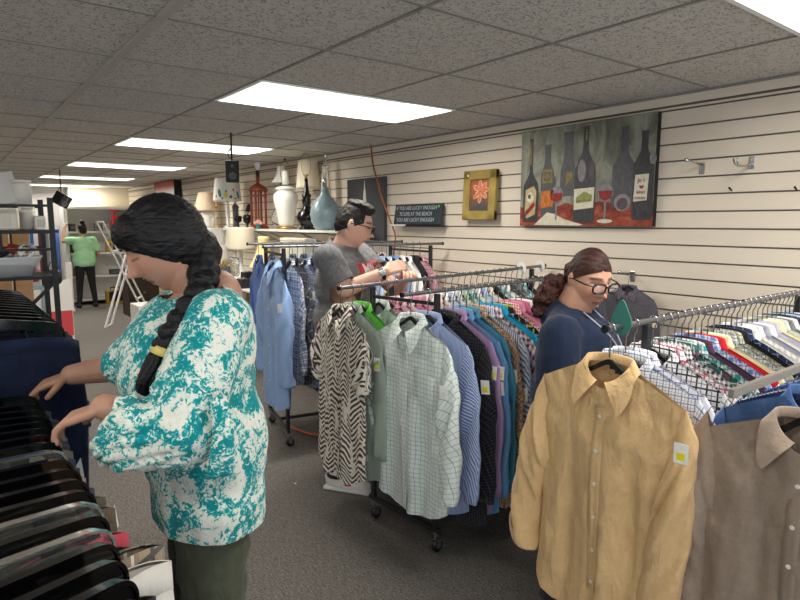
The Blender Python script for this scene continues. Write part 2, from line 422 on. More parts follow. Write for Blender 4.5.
class Shirt:
    """local frame: rail axis at the origin, x across the shoulders, -y the button side, z down"""
    def __init__(s, seed, L=.80, sh=.225, mid=.235, hem=.255, t=.022, fold=.010, res=1., sleeve='long', O=None, I=None, opn=False, drop=.11, nk=.068, collar=1., ys=0.0):
        s.rs = np.random.RandomState(seed); s.seed = seed
        s.L, s.sh, s.mid, s.hem, s.t, s.fold, s.res = L, sh, mid, hem, t, fold, res
        s.nk = nk; s.z0 = -drop; s.zs = -drop-.072; s.collar = collar; s.sleeve = sleeve; s.ys = ys
        r = s.rs
        s.fk = [(r.uniform(5, 9), r.uniform(0, 6.3), r.uniform(-2, 2), 1.), (r.uniform(11, 17), r.uniform(0, 6.3), r.uniform(-3, 3), .55), (r.uniform(20, 27), r.uniform(0, 6.3), r.uniform(-2, 2), .22)]
        s.bk = [(r.uniform(5, 9), r.uniform(0, 6.3), r.uniform(-2, 2), 1.), (r.uniform(11, 15), r.uniform(0, 6.3), 0, .5)]
        if sleeve == 'long':
            dO = [(sh+.004, s.zs+.004), (sh+.045, s.zs-.07), (sh+.075, s.zs-.20), (sh+.085, s.zs-.38), (sh+.075, s.zs-.60)]
            dI = [(sh-.055, s.zs-.225), (sh-.04, s.zs-.27), (sh-.03, s.zs-.34), (sh-.02, s.zs-.44), (sh-.01, s.zs-.61)]
        else:
            dO = [(sh+.004, s.zs+.004), (sh+.03, s.zs-.07), (sh+.040, s.zs-.16), (sh+.042, s.zs-.27)]
            dI = [(sh-.055, s.zs-.225), (sh-.055, s.zs-.24), (sh-.055, s.zs-.265), (sh-.055, s.zs-.295)]
        s.OI = {1: (O[1] if O else dO, I[1] if I else dI), -1: (O[-1] if O else dO, I[-1] if I else dI)}
    def ztop(s, u, front):
        x = np.abs(u)*s.sh
        zz = lerp(s.z0, s.zs, np.clip((x-s.nk)/(s.sh-s.nk), 0, 1)**1.15)
        dip = .062 if front else .006
        return np.where(x < s.nk, s.z0-dip*(1-(x/s.nk)**1.5), zz)
    def surf(s, u, v, side):
        """side -1 front, +1 back"""
        u = np.asarray(u, float); v = np.asarray(v, float)
        hw = np.interp(v, [0, .12, .3, .6, 1], [s.sh, s.sh*.985, s.sh*.94, s.mid, s.hem])
        zt = s.ztop(u, side < 0); zh = -(s.L+.105)+.06*np.abs(u)**3
        z = zt+(zh-zt)*v
        x = u*hw
        e = np.sqrt(np.clip(1-np.abs(u)**2.6, 0, 1))
        d = np.interp(v, [0, .06, .2, .6, 1], [.010, .016, 1., 1., 1.05]); d = np.where(v <= .06, d, np.interp(v, [.06, .25, 1], [.016, s.t, s.t*1.05]))
        # open the neck a little so the collar has a hole to stand round
        nkw = np.exp(-(np.abs(u)*s.sh/(s.nk*1.15))**4)*np.exp(-(v/.10)**2)
        d = d+nkw*(.024*s.collar)*e
        f = 0
        for k, p, dr, a in (s.fk if side < 0 else s.bk): f = f+a*np.sin(k*u*1.0+p+dr*v)
        A = s.fold*sst(v, .05, .7)
        y = side*(d*e)+A*f*e*(1 if side < 0 else .8)
        if side < 0: y = np.minimum(y, -.004*e)
        else: y = np.maximum(y, .004*e)
        # a light sideways sway of the cloth lower down
        x = x+.006*np.sin(5*v+s.fk[0][1])*sst(v, .2, 1)
        return np.stack([x, y+s.ys*v, z], -1)
    def wrinkle(s, P, amp, sc=(14, 14, 9)):
        out = P.copy(); sh = out.shape; F = out.reshape(-1, 3)
        for i in range(len(F)):
            q = F[i]; w = noise.noise(Vector((q[0]*sc[0]+s.seed*3.1, q[1]*4, q[2]*sc[2])))+.5*noise.noise(Vector((q[0]*sc[0]*2.3, q[1]*5+s.seed, q[2]*sc[2]*2.6)))
            F[i, 1] += w*amp
        return F.reshape(sh)
    def body(s):
        nu, nv = int(34*s.res), int(34*s.res); g = G()
        u = np.sin(np.linspace(-1, 1, nu)*PI/2*.98)/math.sin(PI/2*.98); v = np.linspace(0, 1, nv)**1.15
        U, V = np.meshgrid(u, v)
        for side in (-1, 1):
            P = s.surf(U, V, side)
            if s.res > 1.2: P = s.wrinkle(P, .0085)
            g.grid(P, UV=np.stack([P[..., 0]+ (0 if side < 0 else .37), P[..., 2]], -1), flip=side > 0)
        return g
    def sleeve_g(s, sg, cuff=False):
        Oc, Ic = s.OI[sg]; n = int(26*s.res) if s.sleeve == 'long' else int(12*s.res); m = int(16*max(1, s.res*.8))
        O = smooth_curve(Oc, n); I = smooth_curve(Ic, n); g = G()
        tt = np.linspace(0, 1, n); rings = []; uv = []; L = 0
        sel = range(n) if not cuff else range(n)
        wid = []
        for i in range(n):
            c = (O[i]+I[i])/2; a = (O[i]-I[i])/2; t = tt[i]
            b = lerp(.010, s.t*1.15, float(sst(t, 0, .35))); b = b*(1-.15*t)
            if i: L += np.linalg.norm((O[i]+I[i]-O[i-1]-I[i-1])/2)
            row = []; ru = []
            la = np.linalg.norm(a)
            for j in range(m):
                th = 2*PI*j/m
                w = 1+.0*th
                fx = math.cos(th); fy = math.sin(th)
                wob = .22*math.sin(3*th+9*t+s.seed+sg)*float(sst(t, .1, .5))
                yy = b*fy*(1+wob)+(.006*math.sin(17*t+2*fx+s.seed*1.7)+.0035*math.sin(41*t+5*fx+s.seed))*float(sst(t, .05, .3))
                p = c+a*fx
                row.append((sg*p[0], yy-.008*float(sst(t, .1, .6))+s.ys*t*.7, p[1])); ru.append((th/(2*PI)*2.6*la+.1*sg, -L))
            rings.append(row); uv.append(ru)
        return g, rings, uv, n
    def sleeve_body(s, sg):
        g, rings, uv, n = s.sleeve_g(sg)
        k = n
        g.grid(rings[:k], wrapu=True, UV=uv[:k], flip=sg < 0); return g
    def cuff_g(s, sg):
        g, rings, uv, n = s.sleeve_g(sg); k = n-max(2, int(.10*n))-1
        rr = np.array(rings[k:]); c = rr.mean(axis=1, keepdims=True); rr = c+(rr-c)*np.array([1.05, 1.12, 1.0])
        inner = c+(rr-c)*np.array([.9, .8, 1.0])
        g.grid(np.concatenate([rr, inner[::-1]]), wrapu=True, UV=np.concatenate([np.array(uv[k:]), np.array(uv[k:])[::-1]])); return g
    def collar_g(s):
        g = G(); n = int(28*max(1, s.res*.8)); th0 = .16
        rows = [[], [], [], [], []]
        for i in range(n):
            q = -1+2*i/(n-1); th = PI*(1-abs(q))          # front -> back
            thx = th0+(PI-th0)*(1-abs(q)); sg = 1 if q > 0 else -1
            fr = ((1+math.cos(thx))/2)                     # 1 at front
            bx, by = sg*s.nk*1.02*math.sin(thx), -(.034*s.collar)*math.cos(thx)
            zb = s.z0+.004-.060*max(0, math.cos(thx))**1.3
            rise = .026*(1-.35*fr)
            fall = .036+.044*fr**5
            ox = sg*(.006+.050*fr**5); out = (.010+.010*fr)*s.collar
            nx, ny = math.sin(thx)*sg, -math.cos(thx)
            rows[0].append((bx*.97, by*.9, zb))
            rows[1].append((bx*1.0, by*1.0, zb+rise*.9))
            rows[2].append((bx*1.04+nx*.003, by*1.04+ny*.004, zb+rise))
            rows[3].append((bx*1.06+nx*out*.7+ox*.5, by*1.05+ny*out*.9, zb+rise-fall*.5))
            rows[4].append((bx*1.06+nx*out+ox, by*1.05+ny*out*1.25, zb+rise-fall))
        for r in rows[3:]:
            for i, p in enumerate(r):
                ax = abs(p[0]); zsh = lerp(s.z0, s.zs, max(0, min(1, (ax-s.nk)/(s.sh-s.nk)))**1.15)+.004
                k = max(0, 1-abs(p[1])/(.030*s.collar+.004))**.5
                r[i] = (p[0], p[1], max(p[2], lerp(p[2], zsh, k)))
        g.grid(rows, UV=[[(p[0]+p[1], p[2]) for p in r] for r in rows]); return g
    def strip(s, x0, x1, v0, v1, off, n=30):
        """cloth strip lying on the front"""
        g = G(); rows = []
        for v in np.linspace(v0, v1, n):
            hw = np.interp(v, [0, .12, .3, .6, 1], [s.sh, s.sh*.985, s.sh*.94, s.mid, s.hem]); row = []
            for x in np.linspace(x0, x1, 4):
                p = s.surf(x/hw, v, -1); row.append((p[0], p[1]-off, p[2]))
            rows.append([(row[0][0], row[0][1]+off*.8, row[0][2])]+row+[(row[-1][0], row[-1][1]+off*.8, row[-1][2])])
        g.grid(rows, UV=[[(p[0]+.013, p[2]) for p in r] for r in rows]); return g
    def point(s, x, v, off=.004):
        hw = np.interp(v, [0, .12, .3, .6, 1], [s.sh, s.sh*.985, s.sh*.94, s.mid, s.hem]); p = s.surf(x/hw, v, -1)
        return (float(p[0]), float(p[1])-off, float(p[2]))
    def button_g(s, x, v, r=.0062, off=.006):
        p = s.point(x, v, off); g = G()
        prof = [(0, -.0016), (r*.8, -.0016), (r, 0), (r*.8, .0014), (r*.4, .0008), (0, .0008)]
        n = 10; rings = [[(p[0]+rr*math.cos(2*PI*j/n), p[1]-yy, p[2]+rr*math.sin(2*PI*j/n)) for j in range(n)] for rr, yy in prof]
        g.grid(rings, wrapu=True); return g

def oslot(o, m):
    """colour on the object, so that copies can share the mesh"""
    if not o.data.materials: o.data.materials.append(m)
    o.material_slots[0].link = 'OBJECT'; o.material_slots[0].material = m

def recolour(root, m):
    for ch in root.children:
        b = ch.name.split('.')[0]
        if b in ('body', 'collar', 'sleeve', 'placket', 'pocket'):
            ch.material_slots[0].material = m
            for c2 in ch.children:
                if c2.name.startswith('cuff'): c2.material_slots[0].material = m

def build_shirt(S, m, name='shirt', detail=1, placket=True, pocket=False, nb=6, collar_mat=None, opened=False):
    root = thing(name, 'shirt', 'shirt')
    o = S.body().build('body', m, root); oslot(o, m)
    if S.collar:
        c = S.collar_g().build('collar', collar_mat or m, root); oslot(c, collar_mat or m)
    for sg in (-1, 1):
        sl = S.sleeve_body(sg).build('sleeve', m, root); oslot(sl, m)
        if S.sleeve == 'long':
            cf = S.cuff_g(sg).build('cuff', m, sl); oslot(cf, m)
    if placket:
        p = S.strip(-.017, .017, .075, .995, .0035).build('placket', m, root); oslot(p, m)
        for k in range(nb): S.button_g(0, .11+k*.82/nb).build('button', M_button, root)
    if pocket:
        p = S.strip(.065, .175, .21, .37, .004, 8).build('pocket', m, root); oslot(p, m)
    return root

def add_tag(root, x, y, z, colr, rz=0., w=.036, h=.052):
    g = G().box((0, 0, 0), (w, .0012, h)); t = g.build('price_tag', M_tagw, root, smooth=False); t.location = (x, y, z); t.rotation_euler = (0, R(random.uniform(-8, 8)), rz)
    G().box((0, -.001, -.008), (w*.55, .0012, h*.36)).build('sticker', M_stick[colr], t, smooth=False)
    return t

def hook_g(wrap=.0130, drop=.085):
    pts = [(-.0135, 0, -.006)]
    for k in range(13):
        a = PI+PI*.05-k*(PI*1.25)/12
        pts.append((wrap*math.cos(a)*1.0, 0, wrap*math.sin(a)+.001))
    pts += [(.006, 0, -.024), (0, 0, -.034), (0, 0, -drop)]
    return G().tube(pts, .0022, 6)
def make_hanger(style='black'):
    h = thing('hanger', 'hanger', 'hanger')
    g = G()
    if style == 'black':
        P = smooth_curve([(-.188, -.176), (-.14, -.158), (-.06, -.122), (-.02, -.098), (0, -.090), (.02, -.098), (.06, -.122), (.14, -.158), (.188, -.176)], 33)
        rows = [[(x, -.004, z), (x, .004, z), (x, .0045, z-.016+.004*abs(x)/.2), (x, -.0045, z-.016+.004*abs(x)/.2)] for x, z in P]
        g.grid(rows, wrapu=True); b = len(g.v)
        g.f += [(0, 1, 2, 3), (b-1, b-2, b-3, b-4)]; g.mi += [0, 0]
        o = g.build('arms', M_black, h, sharp=40)
    hk = hook_g().build('hook', M_hook, h)
    return h

HANG = make_hanger(); HANG_USED = [False]
ORD = ['first', 'second', 'third', 'fourth', 'fifth', 'sixth', 'seventh', 'eighth', 'ninth', 'tenth', 'eleventh', 'twelfth', 'thirteenth', 'fourteenth', 'fifteenth', 'sixteenth',
       'seventeenth', 'eighteenth', 'nineteenth', 'twentieth', 'twenty-first', 'twenty-second', 'twenty-third', 'twenty-fourth', 'twenty-fifth', 'twenty-sixth', 'twenty-seventh', 'twenty-eighth', 'twenty-ninth', 'thirtieth', 'thirty-first', 'thirty-second', 'thirty-third', 'thirty-fourth']

def place(root, loc, rz, scale=1.):
    root.location = loc; root.rotation_euler = (0, 0, rz); root.scale = (scale,)*3
    return root
def hang(loc, rz, label, group, scale=1., flip=False):
    h = HANG if not HANG_USED[0] else copy_tree(HANG); HANG_USED[0] = True
    place(h, loc, rz, scale); tag(h, label, 'hanger', group); return h

# generic drapes for the packed rails (meshes shared, colours per shirt)
PROTO = []
base_m = fabric('cloth_base', 'solid', ['#999999'])
for sd in range(5):
    S = Shirt(20+sd, L=.77+.015*sd, t=.015, fold=.004, res=.8, hem=.24+.006*sd, sleeve='long', collar=.55)
    r_ = build_shirt(S, base_m, placket=False); PROTO.append([r_, False])

def take(pool, k):
    p = pool[k % len(pool)]
    if not p[1]: p[1] = True; return p[0]
    return copy_tree(p[0])

F = fabric
PAL = {
 # name: (look, material)
 'bluestripe': ('blue pinstriped', F('blue_pinstripe', 'stripe', ['#6d84bf', '#c9d4ea'], .006)),
 'blackdot': ('black dotted', F('black_dot', 'grid', ['#17181c', '#4e5058'], .012)),
 'lavender': ('lavender purple', F('lavender', 'hatch', ['#a888b6', '#b79ac2'], .004)),
 'steel': ('steel blue', F('steel_blue', 'solid', ['#6a9bc9'])),
 'tealblue': ('dusty teal blue', F('dusty_teal', 'solid', ['#4a90ac'])),
 'tanplaid': ('tan and brown plaid', F('tan_plaid', 'plaid', ['#d9bfa4', '#a9764f', '#5b3b2a'], .03)),
 'olive': ('dark olive', F('dark_olive', 'solid', ['#4b4a40'])),
 'bluewhite': ('blue and white striped', F('blue_white', 'stripe', ['#e3e7ef', '#5f7db6'], .010)),
 'burgundy': ('burgundy and white gingham', F('burgundy_gingham', 'gingham', ['#f2eaec', '#7e3b52'], .021)),
 'teal': ('bright turquoise', F('turquoise', 'solid', ['#12a0cc'])),
 'blackplaid': ('black plaid with yellow checks', F('black_plaid', 'plaid', ['#17181c', '#2b2d33', '#d7c85a', '#c9ccd2'], .07)),
 'redgingham': ('red and white gingham', F('red_gingham', 'gingham', ['#f6e6e4', '#cc4350'], .011)),
 'pink': ('rose pink', F('rose_pink', 'solid', ['#d88ba6'])),
 'hotpink': ('deep pink', F('deep_pink', 'solid', ['#c9678c'])),
 'charcoal': ('charcoal floral', F('charcoal_floral', 'floral', ['#26272c', '#43464d', '#8b9097'], .03)),
 'grey': ('mid grey', F('mid_grey', 'heather', ['#6a6d72', '#82868c'])),
 'tealfloral': ('pale teal floral', F('teal_floral', 'floral', ['#d7e6e2', '#7fb5b0', '#3f7f84'], .02)),
 'navy': ('navy blue', F('navy_cloth', 'solid', ['#1b2340'])),
 'greyplaid': ('grey plaid', F('grey_plaid', 'plaid', ['#cfd0d2', '#7d8086', '#2e3036'], .03)),
 'sage': ('sage green', F('sage_green', 'solid', ['#a3b1a5'])),
 'green': ('bright green', F('bright_green', 'solid', ['#5fbf3f'])),
 'lightgrey': ('light grey', F('light_grey', 'solid', ['#cbd2d0'])),
 'redplaid': ('red and pink plaid', F('red_pink_plaid', 'plaid', ['#e9c3c9', '#b9485c', '#5a6b9a'], .025)),
 'palepink': ('pale pink', F('pale_pink', 'solid', ['#e9bfcc'])),
 'pinkcheck': ('white and pink checked', F('pink_check', 'grid', ['#f4e8ea', '#d98a9d'], .014)),
 'pinkstripe': ('pink striped', F('pink_stripe', 'stripe', ['#efcdd6', '#d88fa6'], .009)),
 'peach': ('pale peach', F('pale_peach', 'solid', ['#ecd3c4'])),
 'whitegrid': ('white graph checked', F('white_graph', 'grid', ['#f1f1f1', '#8b93a8'], .02)),
 'bluecheck': ('white and blue checked', F('blue_check', 'grid2', ['#eef1f5', '#6f8cc0', '#9db1d6'], .018)),
 'greenfloral': ('pale green floral', F('green_floral', 'floral', ['#e4ebe0', '#a9c2a4', '#6f8f76'], .02)),
 'white': ('plain white', F('plain_white', 'solid', ['#ecebea'])),
 'paleblue': ('pale blue', F('pale_blue', 'solid', ['#b9cce8'])),
 'skyblue': ('sky blue', F('sky_blue', 'solid', ['#9ab8e2'])),
 'cream': ('cream', F('cream_cloth', 'solid', ['#e9e4d2'])),
 'darkred': ('dark red', F('dark_red', 'solid', ['#9b2a2c'])),
 'purplegrid': ('white shirt-weight purple graph check'.replace('shirt-weight ', 'and '), F('purple_graph', 'grid', ['#f3f1f5', '#7a6aa8'], .026)),
 'bwplaid': ('black and white plaid', F('bw_plaid', 'grid2', ['#efefef', '#2d2d31', '#77777b'], .03)),
 'bwcheck': ('small black and white checked', F('bw_check', 'gingham', ['#f0f0f0', '#333338'], .014)),
 'pinkplaid': ('white and pink plaid', F('pink_plaid', 'grid2', ['#f5eff0', '#c95d7c', '#6b6e80'], .03)),
 'greenplaid': ('dark green and maroon plaid', F('green_plaid', 'plaid', ['#1c4a48', '#2c6a62', '#8d2b4a', '#d7d7d0'], .05)),
 'tealplaid': ('teal and white plaid', F('teal_plaid', 'plaid', ['#dfeceb', '#2f8a90', '#1f3a56'], .035)),
 'plum': ('plum', F('plum_cloth', 'solid', ['#4d2d42'])),
 'blueplaid': ('blue and white plaid', F('blue_plaid', 'plaid', ['#dfe5f0', '#5c7fc0', '#27407e'], .03)),
 'red': ('bright red', F('bright_red', 'solid', ['#d01d2c'])),
 'lime': ('pale lime', F('pale_lime', 'solid', ['#dfe3b6'])),
 'oliveplaid': ('olive plaid', F('olive_plaid', 'plaid', ['#c6c7b0', '#7c8068', '#34372d'], .028)),
 'black': ('black', F('black_cloth', 'solid', ['#131318'])),
 'navyplaid': ('navy plaid', F('navy_plaid', 'plaid', ['#1b2544', '#24335e', '#8a97b8'], .03)),
 'offwhite': ('off-white', F('off_white', 'solid', ['#e8e8e0'])),
 'pastel': ('white pastel striped', F('pastel_stripe', 'stripe', ['#f0f0ec', '#d9d3de'], .02)),
 'coolgrey': ('cool grey', F('cool_grey', 'solid', ['#989caa'])),
 'lilac': ('grey lilac', F('grey_lilac', 'solid', ['#b7b4c6'])),
 'yellow': ('pale yellow', F('pale_yellow', 'solid', ['#ece6b4'])),
 'denim': ('washed blue denim', F('washed_denim', 'denim', ['#2f4d7e', '#5676aa'])),
 'darkdenim': ('dark denim', F('dark_denim', 'denim', ['#1a2546', '#2b3b64'])),
 'whiteplaid': ('white and navy plaid', F('white_navy_plaid', 'plaid', ['#e6e9ef', '#6d7fa8', '#1f2c4f'], .045)),
 'deepnavyplaid': ('deep navy plaid', F('deep_navy_plaid', 'plaid', ['#1a2136', '#3b4866', '#b9b29a'], .05)),
 'navyfloral': ('navy and green floral', F('navy_floral', 'floral', ['#22304a', '#5c7f86', '#c3cfc2'], .03)),
 'royal': ('royal blue', F('royal_blue', 'solid', ['#3f66b6'])),
}

class Rail:
    """a straight rail from a to b; positions measured along it"""
    def __init__(s, a, b): s.a, s.b = Vector(a), Vector(b); s.d = (s.b-s.a); s.L = s.d.length; s.d.normalize(); s.ang = math.atan2(s.d.y, s.d.x)
    def at(s, k): return s.a+s.d*k
RA1 = Rail((1.60, 2.05, 1.280), (3.06, 2.05, 1.302))
RA2 = Rail((1.56, 2.51, 1.272), (3.12, 2.50, 1.315))
RB = Rail((1.53, .99, 1.288), (3.10, .985, 1.288))
RE = Rail((1.17, .485, 1.275), (2.95, .475, 1.282))
RC1 = Rail((1.74, 3.76, 1.432), (3.08, 3.455, 1.432))
RC2 = Rail((1.865, 4.31, 1.432), (3.12, 4.02, 1.432))

def fill(rail, start, step, items, phrase, group, hgroup, scale=1., first=0, tags={}, jitter=.05, seed=1, posts=()):
    rnd = random.Random(seed); k = start
    for i, key in enumerate(items):
        look, m = PAL[key]; st = step if not isinstance(step, (list, tuple)) else step[min(i, len(step)-1)]
        while any(abs(k-q) < .036 for q in posts): k += .01
        root = take(PROTO, rnd.randrange(5))
        root.name = 'shirt'; recolour(root, m)
        p = rail.at(k); rz = rail.ang-PI/2+jitter*math.sin(i*.55+seed)+rnd.uniform(-.006, .006)
        place(root, p, rz, scale*rnd.uniform(.97, 1.03)*(1.10 if key in ('burgundy', 'redgingham') else 1))
        lab = f'{look} shirt, {ORD[i+first]} from the aisle on the {phrase}'
        tag(root, lab, 'shirt', group)
        hang(p, rz, f'black hanger carrying the {ORD[i+first]} shirt from the aisle on the {phrase}', hgroup, scale)
        if i in tags: add_tag(root, .275, -.035, -.33+rnd.uniform(-.06, .04), tags[i], .25)
        k += st

def hero(S, m, rail, k, label, group, hlabel, hgroup, scale=1., rz=0., **kw):
    root = build_shirt(S, m, **kw)
    p = rail.at(k); a = rail.ang-PI/2+rz
    place(root, p, a, scale); tag(root, label, 'shirt', group)
    hang(p, a, hlabel, hgroup, scale); return root
SUB = hero
# ---- middle rack, front rail
gA1, hA1 = 'shirts on the front rail of the middle rack', 'hangers on the front rail of the middle rack'
m_check = fabric('pale_green_check', 'grid', ['#e2eae6', '#93b0a8'], .019)
S = Shirt(3, L=.80, sh=.225, mid=.235, hem=.245, t=.030, fold=.011, res=1.9, sleeve='long')
r_ = hero(S, m_check, RA1, .045, 'white shirt with pale green check hanging at the front end of the middle rack', gA1,
     'black hanger inside the pale green checked shirt at the end of the middle rack', hA1, 1.10, -.03, pocket=True)
add_tag(r_, .262, -.045, -.34, 'white', .3)
fill(RA1, .145, [.058]*2+[.044]*25, ['bluestripe', 'blackdot', 'lavender', 'steel', 'tealblue', 'tanplaid', 'bluewhite', 'burgundy', 'teal', 'blackplaid', 'redgingham', 'pink', 'hotpink', 'white', 'charcoal', 'grey', 'tealfloral', 'navy', 'paleblue', 'greyplaid', 'white', 'tealplaid'],
     "middle rack's front rail", gA1, hA1, 1.16, 1, {1: 'yellow', 2: 'yellow', 3: 'white', 6: 'yellow', 9: 'pink', 10: 'white'}, .05, 3, (.20, RA1.L-.12))
# ---- middle rack, back rail
gA2, hA2 = 'shirts on the back rail of the middle rack', 'hangers on the back rail of the middle rack'
m_zebra = fabric('zebra_leaf', 'zebra', ['#e0d8cc', '#463d3a'])
S = Shirt(8, L=.82, sh=.215, mid=.215, hem=.225, t=.034, fold=.014, res=1.9, sleeve='short')
r_ = hero(S, m_zebra, RA2, .004, 'cream short-sleeved shirt with dark feathered stripes at the end of the middle rack', gA2,
     'black hanger inside the feather striped shirt on the middle rack', hA2, 1.06, -.05)
fill(RA2, .075, [.058]*3+[.050]*30, ['sage', 'green', 'lightgrey', 'redplaid', 'palepink', 'pinkcheck', 'pink', 'pinkstripe', 'white', 'peach', 'whitegrid', 'bluecheck', 'pastel', 'greenfloral', 'tealfloral', 'white', 'paleblue', 'cream', 'black', 'tealfloral', 'white', 'charcoal', 'grey', 'tealplaid', 'black'],
     "middle rack's back rail", gA2, hA2, 1.05, 1, {0: 'green', 3: 'pink'}, .05, 5, (.20, RA2.L-.12))
# ---- wall rack on the right
gB, hB = 'shirts on the rail of the right rack', 'hangers on the rail of the right rack'
m_tan = fabric('golden_tan', 'heather', ['#d2ad7a', '#ddbb8b'], wrinkle=1.0)
Ot = {-1: [(.232, -.178), (.27, -.27), (.30, -.40), (.33, -.55), (.352, -.745)], 1: [(.232, -.178), (.262, -.26), (.268, -.40), (.262, -.58), (.235, -.80)]}
It = {-1: [(.165, -.40), (.185, -.45), (.205, -.51), (.222, -.60), (.235, -.775)], 1: [(.165, -.40), (.165, -.45), (.155, -.52), (.14, -.64), (.115, -.815)]}
S = Shirt(12, L=.80, sh=.228, mid=.225, hem=.235, t=.040, fold=.015, res=2.2, sleeve='long', O=Ot, I=It)
r_ = hero(S, m_tan, RB, .022, 'golden tan button shirt facing the aisle at the end of the right rack', gB,
     'black hanger inside the golden tan shirt on the right rack', hB, 1.04, -.02)
g = G().box((0, .030, -.118), (.036, .0015, .016)); l_ = g.build('neck_label', M_label, r_, smooth=False)
G().box((0, .0288, -.116), (.024, .0008, .0035)).build('stitching', M_labelw, l_, smooth=False)
G().box((.008, .030, -.131), (.016, .0014, .010)).build('size_label', M_label, r_, smooth=False)
add_tag(r_, .255, -.06, -.275, 'yellow', .1)
fill(RB, .105, [.046]*40, ['bluecheck', 'purplegrid', 'bwplaid', 'pinkplaid', 'bwcheck', 'greenplaid', 'tealplaid', 'plum', 'blueplaid', 'red', 'lime', 'greyplaid', 'oliveplaid', 'black', 'navyplaid', 'offwhite', 'pastel', 'coolgrey', 'white', 'lilac', 'yellow', 'lightgrey', 'grey', 'white', 'charcoal', 'paleblue', 'navy', 'bluecheck', 'lightgrey', 'white'],
     "right rack's rail", gB, hB, 1.02, 1, {2: 'pink', 3: 'pink', 6: 'green', 8: 'pink'}, .06, 9, (.22, RB.L-.12))
# ---- chrome rack in the corner
gE, hE = 'shirts on the chrome rail at the corner', 'hangers on the chrome rail at the corner'
m_taupe = fabric('taupe_brown', 'heather', ['#8d7d6e', '#9d8d7e'], wrinkle=.45)
Oe = {-1: [(.238, -.18), (.285, -.27), (.315, -.42), (.33, -.60), (.335, -.80)], 1: [(.238, -.18), (.28, -.27), (.31, -.42), (.32, -.60), (.32, -.80)]}
Ie = {-1: [(.165, -.40), (.19, -.45), (.205, -.52), (.205, -.64), (.20, -.81)], 1: [(.165, -.40), (.19, -.45), (.205, -.52), (.205, -.64), (.20, -.81)]}
S = Shirt(17, drop=.155, L=.84, sh=.24, mid=.245, hem=.26, t=.040, fold=.012, res=2.0, sleeve='long', O=Oe, I=Ie)
r_ = hero(S, m_taupe, RE, .425, 'taupe brown button shirt in the near corner on the chrome rack', gE,
     'black hanger inside the taupe brown shirt on the chrome rack', hE, 1.0, -.02, pocket=False)
COL.objects[[o.name for o in COL.objects if o.get('label') == 'black hanger inside the taupe brown shirt on the chrome rack'][0]].scale = (1, 1, 1.42)
fill(RE, .50, .075, ['denim', 'darkdenim', 'bluewhite', 'navyplaid', 'royal', 'whiteplaid', 'denim', 'blackplaid', 'navy'], "chrome corner rack's rail", gE, hE, 1.0, 1, {}, .05, 12, (.62, RE.L-.2))
# ---- rear rack behind the man
gC1, hC1 = 'shirts on the front rail of the rear rack', 'hangers on the front rail of the rear rack'
m_lblue = fabric('light_blue_shirting', 'hatch', ['#8fb0e0', '#9bb9e6'], .004)
S = Shirt(31, L=.86, sh=.225, mid=.24, hem=.25, t=.034, fold=.013, res=1.5, sleeve='long')
r_ = hero(S, m_lblue, RC1, .06, 'light blue button shirt with long sleeves at the end of the rear rack', gC1,
     'black hanger inside the light blue shirt at the end of the rear rack', hC1, 1.16, .05)
add_tag(r_, .262, -.045, -.33, 'white', .3)
fill(RC1, .175, .056, ['whiteplaid', 'deepnavyplaid', 'blueplaid', 'navyplaid', 'navyfloral', 'tealfloral', 'grey', 'denim', 'bluecheck', 'white', 'paleblue', 'bluecheck', 'skyblue', 'paleblue', 'steel', 'white', 'white', 'black', 'redplaid'],
     "rear rack's front rail", gC1, hC1, 1.08, 1, {}, .05, 21, (.135, RC1.L-.10))
gC2, hC2 = 'shirts on the back rail of the rear rack', 'hangers on the back rail of the rear rack'
fill(RC2, .08, .085, ['royal', 'navyplaid', 'greyplaid', 'navyfloral', 'denim', 'paleblue', 'white', 'skyblue', 'bluecheck', 'lightgrey', 'white', 'black', 'pinkcheck'],
     "rear rack's back rail", gC2, hC2, 1.05, 0, {}, .05, 22, (.135, RC2.L-.10))

